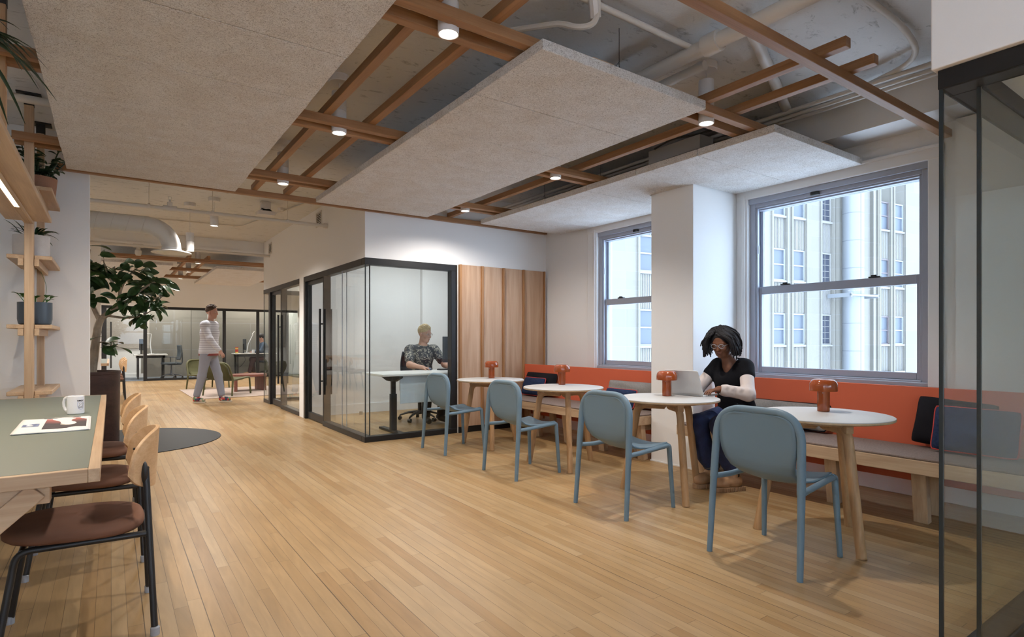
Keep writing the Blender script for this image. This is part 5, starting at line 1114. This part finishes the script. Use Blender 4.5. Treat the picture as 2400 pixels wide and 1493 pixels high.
# ------------------------------------------------------------------ people
def V(*a): return np.array(a, float)
def torso(S, J, k, d=0.0, w=1.0, top=True):
    """trunk with offset d; ellipses follow the shoulder line"""
    lat = (J['shL']-J['shR']); lat = lat/np.linalg.norm(lat)
    for name, a, b in (('pelvis',.155,.115),('belly',.135,.105),('chest',.152,.112)):
        up = J['chest']-J['pelvis']; up = up/np.linalg.norm(up); f = np.cross(lat, up); f /= np.linalg.norm(f)
        B = np.stack([f, lat, np.cross(f, lat)], 1); h = .13 if name != 'belly' else .14
        S.ell(J[name], np.array([b*w+d, a*w+d, h+d]), B, k)
    if top:
        S.cone(J['shL']-lat*.035, J['shR']+lat*.035, .062*w+d, .062*w+d, k); S.cone(J['chest'], (J['shL']+J['shR'])/2, .115*w+d, .085*w+d, k)
def build(name_label, loc, J, skin, h, headB, hs, hands, w=1.0, legs=True, lim=1.0, lid=.0065):
    root = thing('person', name_label, 'person', loc); org = np.array(loc); S = Sdf()
    torso(S, J, .05, -.012, w)
    S.chain([J['neck']-V(0,0,.04), J['neck'], J['headc']-headB @ V(.012,0,.07)*hs], [.064*w,.054*w,.052*w], .03)
    for q in 'LR':
        S.chain([J['sh'+q], J['el'+q], J['wr'+q]], [.050*lim,.041*lim,.029*lim], .03)
        fm = J['el'+q]*.7+J['wr'+q]*.3; S.cone(J['el'+q], fm, .041*lim, .042*lim, .02)
        if hands.get(q): d, nrm, th, cu = hands[q]; hand(S, J['wr'+q], d, nrm, th, cu, .95*lim)
        if legs:
            S.chain([J['hip'+q], J['kn'+q], J['an'+q]], [.078*w,.056,.040], .04); S.cone(J['kn'+q]*.75+J['an'+q]*.25, J['kn'+q]*.5+J['an'+q]*.5, .055, .050, .03)
            S.cone(J['an'+q]-V(0,0,.02), J['to'+q], .036, .028, .03)
    p = head(S, J['headc'], headB, hs, 1.0, lid)
    body = sdf_obj('body', S, skin, root, h, org)
    return root, org, p
def lathe_sole(P, Q, w_, z0, z1, n=20):
    """sole outline under a foot from heel P to toe Q"""
    P = Vector(P); Q = Vector(Q); d = (Q-P); L_ = d.length; d.normalize(); s = Vector((-d.y,d.x,0)); out = []
    for i in range(n):
        a = 2*math.pi*i/n; x = .5-.5*math.cos(a); wd = w_*(.85+.25*x)*math.sin(a); 
        x2 = .5-.5*math.copysign(abs(math.cos(a))**.6, math.cos(a)); wd = w_*(.86+.16*x2)*math.copysign(abs(math.sin(a))**.7, math.sin(a)); out.append((P.x+d.x*L_*x2+s.x*wd, P.y+d.y*L_*x2+s.y*wd))
    return M().prism(out, z0, z1)
def curve_lock(m, a, b, c, r0, r1, n=7, seg=6):
    a, b, c = Vector(a), Vector(b), Vector(c); pts = [a*(1-t)**2+b*2*t*(1-t)+c*t*t for t in [i/n for i in range(n+1)]]
    pts = [q+Vector((.004*math.sin(9*i),.004*math.cos(7*i),0)) for i, q in enumerate(pts)]
    m.tube(pts, [r0+(r1-r0)*i/n+.0012*math.sin(3.1*i) for i in range(n+1)], seg)

# --- seated woman at the laptop: faces -X
J = dict(pelvis=V(4.40,2.90,.565), belly=V(4.36,2.90,.69), chest=V(4.315,2.90,.865), neck=V(4.268,2.90,1.015), headc=V(4.178,2.915,1.172),
    shL=V(4.295,2.765,.972), shR=V(4.295,3.04,.972), elL=V(4.155,2.66,.765), elR=V(4.15,3.15,.76), wrL=V(3.998,2.815,.800), wrR=V(3.995,3.085,.798),
    hipL=V(4.36,2.81,.545), hipR=V(4.36,2.99,.545), knL=V(3.945,2.765,.520), knR=V(3.915,2.955,.515), anL=V(4.06,2.735,.10), anR=V(4.04,2.915,.10), toL=V(3.945,2.765,.045), toR=V(3.90,2.93,.045))
HB = basis((-.90,-.22,-.30)); SKW = mat('brown_skin', (.17,.068,.036), .5, spec=.35, bump=.02, bscale=300)
hd_ = {'L':((-.93,.28,-.12),(0,.0,1),-1,.55), 'R':((-.93,-.26,-.12),(0,0,1),1,.55)}
root, org, p = build('woman seated on the bench in a black vest with white sleeves, typing on a laptop', (4.35,2.9,0), J, SKW, .0048, HB, .96, hd_, .93, True, .92, .0035)
eyes(root, p, org, .96, (.02,.012,.008)); glasses(root, p, org, .96, mat('clear_glasses_frame', (.35,.38,.42), .2, spec=.6))
m = M()
for sc_, z in ((1,-.060),(1,-.073)): m.tube([p(.078,.021,-.066)-org, p(.0865,.010,z)-org, p(.0895,0,z-.001)-org, p(.0865,-.010,z)-org, p(.078,-.021,-.066)-org], [.0015,.0034,.004,.0034,.0015], 8)
obj('lips', m, mat('rose_brown_lips', (.17,.05,.04), .4), root, 180)
BLKV = mat('black_knit', (.0085,.0085,.011), .9, spec=.12, bump=.25, bscale=260); SLV = mat('cream_sleeve', (.58,.50,.47), .85, bump=.12, bscale=40); DEN = mat('dark_denim', (.014,.027,.088), .8, bump=.2, bscale=260, var=.35, vscale=14)
S = Sdf(); torso(S, J, .05, .012, .97)
for q, sg in (('L',-1),('R',1)): S.cone(J['sh'+q], J['sh'+q]*.70+J['el'+q]*.30, .062, .064, .04)
S.cone(J['chest']+V(-.03,0,-.0), J['pelvis']+V(-.05,0,.03), .12, .135, .05)
S.ell(J['neck']+V(-.0,0,.045), (.082,.088,.075), None, .012, 's'); S.cone(J['neck']+V(-.075,-.012,.02), J['neck']+V(-.088,.0,-.098), .082, .026, .01, 's')
S.plane(J['pelvis']+V(0,0,-.03), (0,0,-1)); sdf_obj('knit_vest', S, BLKV, root, .0055, org)
for q in 'LR':
    a = J['sh'+q]*.66+J['el'+q]*.34; b = J['el'+q]; c = J['wr'+q]; S = Sdf(); S.cone(a, b, .055, .053, .03); S.cone(b, b*.25+c*.75, .053, .045, .03); S.cone(b*.25+c*.75, b*.06+c*.94, .045, .037, .02)
    for i in range(9): t = i/8; z = b*(1-t)+c*t; S.cone(z+V(.01,.040,-.025)*(-1)**i, z+V(.03,-.034,-.03)*(-1)**i, .017, .012, .018)
    d = c-b; d /= np.linalg.norm(d); S.plane(c-d*.012, d); sdf_obj('sleeve', S, SLV, root, .0055, org)
S = Sdf()
for q in 'LR':
    S.chain([J['hip'+q]+V(.05,0,.0), J['hip'+q], J['kn'+q], J['kn'+q]*.35+J['an'+q]*.65, J['an'+q]+V(0,0,.07)], [.10,.10,.078,.068,.064], .03)
S.ell(J['pelvis']+V(.0,0,-.02), (.14,.17,.115), None, .05); S.plane(J['pelvis']+V(0,0,-.100), (0,0,-1)) if 0 else None; sdf_obj('jeans', S, DEN, root, .0065, org)
m = M()
for q in 'LR':
    a = J['an'+q]+V(0,0,.055)-org; m.tube([a, a+V(-.004,0,.045)], [.067,.066], 22)
obj('jeans_cuff', m, mat('grey_denim_cuff', (.10,.105,.12), .9), root)
TAN = mat('tan_boot_leather', (.36,.20,.10), .6, var=.15, vscale=20); TANS = mat('tan_boot_sole', (.27,.155,.08), .7)
for q in 'LR':
    a, t = J['an'+q], J['to'+q]; d = (t-a); d[2] = 0; d /= np.linalg.norm(d); S = Sdf()
    S.cone(a+V(0,0,.085), a+V(0,0,-.02), .056, .052, .02); S.cone(a+V(0,0,-.02), t+V(0,0,.022)-d*.02, .054, .042, .03); S.cone(t+V(0,0,.02)-d*.03, t+V(0,0,.018)+d*.0, .047, .043, .02); S.ell(a-d*.026+V(0,0,-.03), (.060,.052,.055), None, .02); S.plane((0,0,.03), (0,0,-1)); S.plane(a+V(0,0,.125), (0,0,1))
    b = sdf_obj('boot', S, TAN, root, .005, org); m = lathe_sole(a-d*.085-org, t+d*.055-org, .052, 0, .036)
    for i in range(11):
        for sg in (1,-1): x = a-d*.075+d*(.019*i)+V(-d[1],d[0],0)*sg*.047-org; m.box(x[0]-.007,x[0]+.007,x[1]-.01,x[1]+.01,.001,.035)
    obj('boot_sole', m, TANS, b, 0, .004); g = a+V(-d[1],d[0],0)*(-.052 if q == 'L' else .052)*(-1 if d[0] < 0 else 1)*1.0; obj('elastic_gusset', M().bar(g+V(0,0,.075)-org-d*.015, g+V(0,0,-.01)-org-d*.012, .018, .006, up=(0,1,0)), BLKP, b, 0)
HAIR = mat('black_hair', (.011,.010,.013), .55, spec=.35)
S = Sdf(); S.ell(p(-.024,0,.038), (.104,.086,.094), HB, .02); S.ell(p(.095,0,-.045), (.065,.058,.105), HB, .02, 's'); S.ell(p(.05,0,-.12), (.10,.10,.085), HB, .02, 's'); hr = sdf_obj('hair', S, HAIR, root, .0055, org)
m = M(); r2 = random.Random(3)
for i in range(420):                                    # two-strand twists combed from a side part over the crown
    sg = 1 if r2.random() < .56 else -1; lay = r2.random(); k = r2.random(); x = .072-.165*k
    top = .128*math.sqrt(max(.02,1-((x+.024)/.125)**2)); y0 = -.022+sg*.10*lay*.55
    zt = .038+(top-.0)*math.sqrt(max(.05,1-(y0/.095)**2))*.93-.018
    out = .118+.03*k+r2.uniform(-.012,.014); dx = (x+.02)*1.15-.02
    if k > .72:                                          # back of the head fans out behind
        an = r2.uniform(-1,1)*1.2; md = p(-.03-.145*math.cos(an), .15*math.sin(an), .085-.02*lay); en = p(-.035-(.125+.02*r2.random())*math.cos(an), .145*math.sin(an), r2.uniform(-.12,-.03))
    else:
        md = p(dx, sg*(out+.012), .105-.055*lay); lo = -.085 if k < .18 else -.115
        en = p(dx+r2.uniform(-.012,.012), sg*(out-.004+r2.uniform(-.01,.012)), r2.uniform(lo,-.005-.02*lay))
    jt = lambda q_: V(r2.gauss(0,q_),r2.gauss(0,q_),r2.gauss(0,q_)); curve_lock(m, p(x, y0, zt)+jt(.004)-org, md+jt(.009)-org, en+jt(.011)-org, .0082, .0046, 9, 6)
obj('twist_locks', m, HAIR, hr, 180)

# --- man behind the desk in the glass office: faces -Y, turned a little to the right of the picture
J = dict(pelvis=V(3.80,7.79,.58), belly=V(3.80,7.78,.74), chest=V(3.80,7.765,.93), neck=V(3.80,7.745,1.11), headc=V(3.815,7.705,1.285), shL=V(4.0,7.75,1.045), shR=V(3.595,7.77,1.045), elL=V(4.075,7.58,.83), elR=V(3.52,7.60,.835), wrL=V(4.05,7.375,.80), wrR=V(3.655,7.435,.800),
    hipL=V(3.90,7.76,.545), hipR=V(3.70,7.76,.545), knL=V(3.94,7.33,.53), knR=V(3.68,7.33,.53), anL=V(3.93,7.42,.10), anR=V(3.69,7.42,.10), toL=V(3.95,7.28,.05), toR=V(3.67,7.28,.05))
HB = basis((.38,-.88,-.12)); SKM = mat('fair_skin', (.50,.285,.21), .5, spec=.3)
root, org, p = build('blond man in a squiggle patterned T-shirt working at the desk behind glass', (3.80,7.78,0), J, SKM, .0058, HB, 1.04, {'R':((.55,-.78,-.12),(0,0,1),-1,.6),'L':((-.25,-.95,-.1),(0,0,1),1,.5)}, 1.14)
eyes(root, p, org, 1.04, (.08,.11,.13)); glasses(root, p, org, 1.04, mat('pale_glasses_frame', (.35,.33,.32), .3))
obj('lips', M().tube([p(.078,.02,-.066)-org, p(.092,0,-.067)-org, p(.078,-.02,-.066)-org], [.002,.0065,.002], 8), mat('pink_lips', (.42,.19,.16), .5), root, 180)
def squig():
    mt, nt, b = newmat('squiggle_print_cotton'); tc = N(nt, 'ShaderNodeTexCoord'); n = N(nt, 'ShaderNodeTexNoise'); n.inputs['Scale'].default_value = 13; n.inputs['Detail'].default_value = .5; n.inputs['Distortion'].default_value = 1.4; L(nt, tc.outputs['Object'], n.inputs['Vector'])
    n2 = N(nt, 'ShaderNodeTexNoise'); n2.inputs['Scale'].default_value = 17; L(nt, tc.outputs['Object'], n2.inputs['Vector'])
    a = math_(nt, 'LESS_THAN', math_(nt, 'ABSOLUTE', math_(nt, 'SUBTRACT', n.outputs['Fac'], .5)), .026); c = math_(nt, 'LESS_THAN', math_(nt, 'ABSOLUTE', math_(nt, 'SUBTRACT', n.outputs['Fac'], .62)), .022); k = math_(nt, 'GREATER_THAN', n2.outputs['Fac'], .42)
    f = math_(nt, 'MULTIPLY', math_(nt, 'MAXIMUM', a, c), k); mx = N(nt, 'ShaderNodeMix', data_type='RGBA'); L(nt, f, mx.inputs['Factor']); mx.inputs['A'].default_value = (.03,.036,.05,1); mx.inputs['B'].default_value = (.42,.40,.34,1)
    L(nt, mx.outputs['Result'], b.inputs['Base Color']); b.inputs['Roughness'].default_value = .9; return mt
S = Sdf(); torso(S, J, .05, .012, 1.08)
for q in 'LR': S.chain([J['sh'+q], J['sh'+q]*.32+J['el'+q]*.68], [.074,.068], .04); 
for q in 'LR': d = J['el'+q]-J['sh'+q]; d /= np.linalg.norm(d)
S.cone(J['chest'], J['pelvis'], .135, .15, .05); S.ell(J['neck']+V(0,-.01,.045), (.078,.08,.062), None, .01, 's'); S.plane(J['pelvis']+V(0,0,-.06), (0,0,-1)); sdf_obj('t_shirt', S, squig(), root, .007, org)
m = M(); c_ = J['neck']+V(0,-.012,-.012)-org; m.tube([(c_[0]+.076*math.cos(a), c_[1]+.070*math.sin(a), c_[2]+.016*math.sin(a)) for a in [2*math.pi*i/24 for i in range(24)]], .008, 8, closed=True); obj('collar', m, mat('dark_collar', (.03,.036,.05), .9), root, 180)
S = Sdf()
for q in 'LR': S.chain([J['hip'+q], J['kn'+q], J['an'+q]], [.095,.078,.06], .03)
S.ell(J['pelvis'], (.18,.14,.12), None, .05); sdf_obj('trousers', S, mat('dark_trousers', (.02,.021,.025), .9), root, .01, org)
for q in 'LR':
    a, t = J['an'+q], J['to'+q]; S = Sdf(); S.cone(a+V(0,0,-.03), t, .05, .04, .03); S.plane((0,0,.005), (0,0,-1)); sdf_obj('shoe', S, BLKP, root, .008, org)
BLOND = mat('blond_hair', (.46,.35,.19), .6, var=.25, vscale=60)
S = Sdf(); S.ell(p(-.018,0,.048), (.107,.084,.094), HB, .02); S.ell(p(.10,0,-.035), (.075,.075,.105), HB, .015, 's'); S.ell(p(.03,0,-.10), (.12,.12,.085), HB, .02, 's')
hr = sdf_obj('hair', S, BLOND, root, .006, org); m = M()
for i in range(150):
    a = r2.uniform(-math.pi,math.pi); e = r2.uniform(.1,1); s0 = p(-.025+.085*e*math.cos(a), .07*e*math.sin(a), .125-.045*e*e); curve_lock(m, s0-org, p(-.012+.088*e*math.cos(a), .075*e*math.sin(a), .152-.05*e*e)-org, p(.002+.086*e*math.cos(a+.3), .076*e*math.sin(a+.3), .140-.055*e*e)-org, .005, .003, 4, 5)
obj('hair_tufts', m, BLOND, hr, 180)

# --- man walking to the right in the corridor
f = V(.8192,-.5736,0); l = V(.5736,.8192,0); o0 = V(1.545,12.28,0)
W = lambda a, b, c: o0+f*a+l*b+V(0,0,c)
J = dict(pelvis=W(-.02,0,.97), belly=W(-.01,0,1.13), chest=W(0,0,1.33), neck=W(.015,0,1.535), headc=W(.045,0,1.725), shL=W(.0,.19,1.47), shR=W(.0,-.19,1.47), elL=W(-.12,.25,1.19), elR=W(.15,-.27,1.20), wrL=W(-.20,.25,.95), wrR=W(.335,-.275,.99),
    hipL=W(-.02,.095,.93), hipR=W(-.02,-.095,.93), knL=W(.12,.08,.52), knR=W(-.10,-.09,.50), anL=W(.20,.07,.095), anR=W(-.21,-.09,.095), toL=W(.335,.075,.05), toR=W(-.07,-.095,.045))
HB = basis((.82,-.57,-.03)); SKP = mat('light_skin', (.45,.24,.18), .5)
root, org, p = build('man in a striped grey jumper and grey trousers walking across the corridor', tuple(o0), J, SKP, .007, HB, 1.04, {'L':((.1,.05,-1),(.3,.9,0),1,.5),'R':((.5,-.3,-.8),(.5,-.8,0),-1,.45)}, 1.0)
eyes(root, p, org, 1.04, (.06,.05,.04))
def stripes():
    mt, nt, b = newmat('striped_knit'); tc = N(nt, 'ShaderNodeTexCoord'); sx = N(nt, 'ShaderNodeSeparateXYZ'); L(nt, tc.outputs['Object'], sx.inputs[0]); fr = math_(nt, 'FRACT', math_(nt, 'MULTIPLY', sx.outputs[2], 23))
    k = math_(nt, 'LESS_THAN', fr, .38); mx = N(nt, 'ShaderNodeMix', data_type='RGBA'); L(nt, k, mx.inputs['Factor']); mx.inputs['A'].default_value = (.60,.61,.67,1); mx.inputs['B'].default_value = (.42,.42,.49,1); L(nt, mx.outputs['Result'], b.inputs['Base Color']); b.inputs['Roughness'].default_value = .95; return mt
S = Sdf(); torso(S, J, .05, .022, 1.10)
for q in 'LR': S.chain([J['sh'+q], J['el'+q], J['el'+q]*.1+J['wr'+q]*.9], [.066,.058,.046], .04)
S.cone(J['chest'], W(-.02,0,.95), .145, .155, .06); S.ell(J['neck']+V(0,0,.05), (.075,.075,.055), None, .01, 's'); S.plane(W(0,0,.93), (0,0,-1)); sdf_obj('jumper', S, stripes(), root, .008, org)
obj('red_shirt_hem', M().prism([tuple((W(-.02,0,0)-org+f*.165*math.cos(a)+l*.185*math.sin(a))[:2]) for a in [2*math.pi*i/28 for i in range(28)]], .895, .935), mat('red_cotton', (.22,.05,.045), .9), root)
S = Sdf(); GT = mat('grey_trousers', (.26,.275,.34), .9, bump=.15, bscale=60)
for q in 'LR': S.chain([J['hip'+q], J['kn'+q], J['kn'+q]*.15+J['an'+q]*.85], [.10,.076,.062], .03)
S.ell(J['pelvis']-V(0,0,.03), (.15,.15,.12), basis(f), .06); S.plane(W(0,0,.94), (0,0,1)); sdf_obj('trousers', S, GT, root, .008, org)
def shoe_mat():
    mt, nt, b = newmat('multicolour_trainer'); tc = N(nt, 'ShaderNodeTexCoord'); v = N(nt, 'ShaderNodeTexVoronoi'); v.inputs['Scale'].default_value = 24; L(nt, tc.outputs['Object'], v.inputs['Vector']); r = N(nt, 'ShaderNodeValToRGB'); r.color_ramp.interpolation = 'CONSTANT'; e = r.color_ramp.elements
    e[0].color = (.5,.06,.05,1); e[1].position = .3; e[1].color = (.55,.45,.35,1); k = e.new(.55); k.color = (.03,.04,.10,1); k = e.new(.8); k.color = (.1,.25,.12,1); sp = N(nt, 'ShaderNodeSeparateColor'); L(nt, v.outputs['Color'], sp.inputs[0]); L(nt, sp.outputs[0], r.inputs['Fac']); L(nt, r.outputs['Color'], b.inputs['Base Color']); return mt
SM = shoe_mat(); CRE = mat('cream_sole', (.55,.48,.38), .7)
for q in 'LR':
    a, t = J['an'+q], J['to'+q]; d = t-a; d[2] = 0; d /= np.linalg.norm(d); S = Sdf(); S.cone(a+V(0,0,.0), a+V(0,0,-.03), .047, .05, .02); S.cone(a+V(0,0,-.025), t+V(0,0,.01), .048, .036, .03); S.plane((0,0,.026), (0,0,-1))
    b = sdf_obj('trainer', S, SM, root, .006, org); obj('trainer_sole', lathe_sole(a-d*.06-org, t+d*.05-org, .047, 0, .03), CRE, b, 38, .003); m = M()
    for i in range(3): c_ = a*.5+t*.5+d*(.022*(i-1))-org; sd = V(-d[1],d[0],0); m.bar(c_+sd*-.047+V(0,0,-.035)-d*.015, c_+sd*-.030+V(0,0,.028), .008, .006, up=tuple(d))
    obj('trainer_stripe', m, mat('navy_stripe', (.015,.02,.06), .6), b, 0)
S = Sdf(); BRN = mat('brown_hair', (.055,.03,.02), .7, var=.2, vscale=60); S.ell(p(-.02,0,.043), (.104,.083,.092), HB, .02); S.ell(p(.105,0,-.03), (.072,.08,.105), HB, .015, 's'); S.ell(p(.035,0,-.115), (.12,.12,.105), HB, .02, 's'); hr = sdf_obj('hair', S, BRN, root, .007, org); m = M()
for i in range(150):
    a = r2.uniform(-math.pi,math.pi); e = r2.uniform(.1,1); s0 = p(-.025+.085*e*math.cos(a), .07*e*math.sin(a), .122-.045*e*e); curve_lock(m, s0-org, p(-.015+.09*e*math.cos(a), .078*e*math.sin(a), .155-.05*e*e)-org, p(.0+.095*e*math.cos(a+.3), .082*e*math.sin(a+.3), .150-.06*e*e)-org, .006, .003, 4, 5)
obj('hair_tufts', m, BRN, hr, 180)

# --- person at the far right desk: faces -X
J = dict(pelvis=V(4.30,20.6,.57), belly=V(4.27,20.6,.74), chest=V(4.22,20.6,.93), neck=V(4.17,20.6,1.10), headc=V(4.12,20.6,1.27), shL=V(4.2,20.41,1.03), shR=V(4.2,20.79,1.03), elL=V(4.08,20.36,.82), elR=V(4.08,20.84,.82), wrL=V(3.92,20.47,.80), wrR=V(3.92,20.73,.80),
    hipL=V(4.28,20.51,.54), hipR=V(4.28,20.69,.54), knL=V(3.86,20.5,.54), knR=V(3.86,20.69,.54), anL=V(3.75,20.5,.12), anR=V(3.92,20.69,.12), toL=V(3.60,20.5,.075), toR=V(3.78,20.69,.075))
HB = basis((-.9,-.1,-.25))
root, org, p = build('dark haired person in a blue shirt at the desk in the far right office', (4.3,20.6,0), J, SKP, .010, HB, 1.0, {'L':((-.95,.1,-.1),(0,0,1),-1,.5),'R':((-.95,-.1,-.1),(0,0,1),1,.5)})
S = Sdf(); torso(S, J, .05, .015, 1.05)
for q in 'LR': S.chain([J['sh'+q], J['el'+q], J['wr'+q]], [.07,.06,.045], .03)
S.plane(J['pelvis']-V(0,0,.05), (0,0,-1)); sdf_obj('shirt', S, mat('blue_shirt', (.05,.08,.13), .9), root, .011, org)
S = Sdf()
for q in 'LR': S.chain([J['hip'+q], J['kn'+q], J['an'+q]], [.1,.08,.06], .03)
S.ell(J['pelvis'], (.14,.17,.11), None, .05); sdf_obj('trousers', S, mat('maroon_trousers', (.05,.022,.025), .9), root, .011, org)
for q in 'LR':
    a, t = J['an'+q], J['to'+q]; S = Sdf(); S.cone(a+V(0,0,.05), a+V(0,0,-.03), .05, .05, .02); S.cone(a+V(0,0,-.03), t, .05, .042, .03); S.plane((0,0,.03), (0,0,-1)); sdf_obj('boot', S, TAN, root, .009, org)
S = Sdf(); S.ell(p(-.02,0,.04), (.11,.09,.10), HB, .02); S.ell(p(.10,0,-.05), (.07,.07,.11), HB, .02, 's'); sdf_obj('hair', S, HAIR, root, .009, org)
task_chair('dark office chair under the seated person in the far right office', (4.28,20.6,.0125), math.pi)
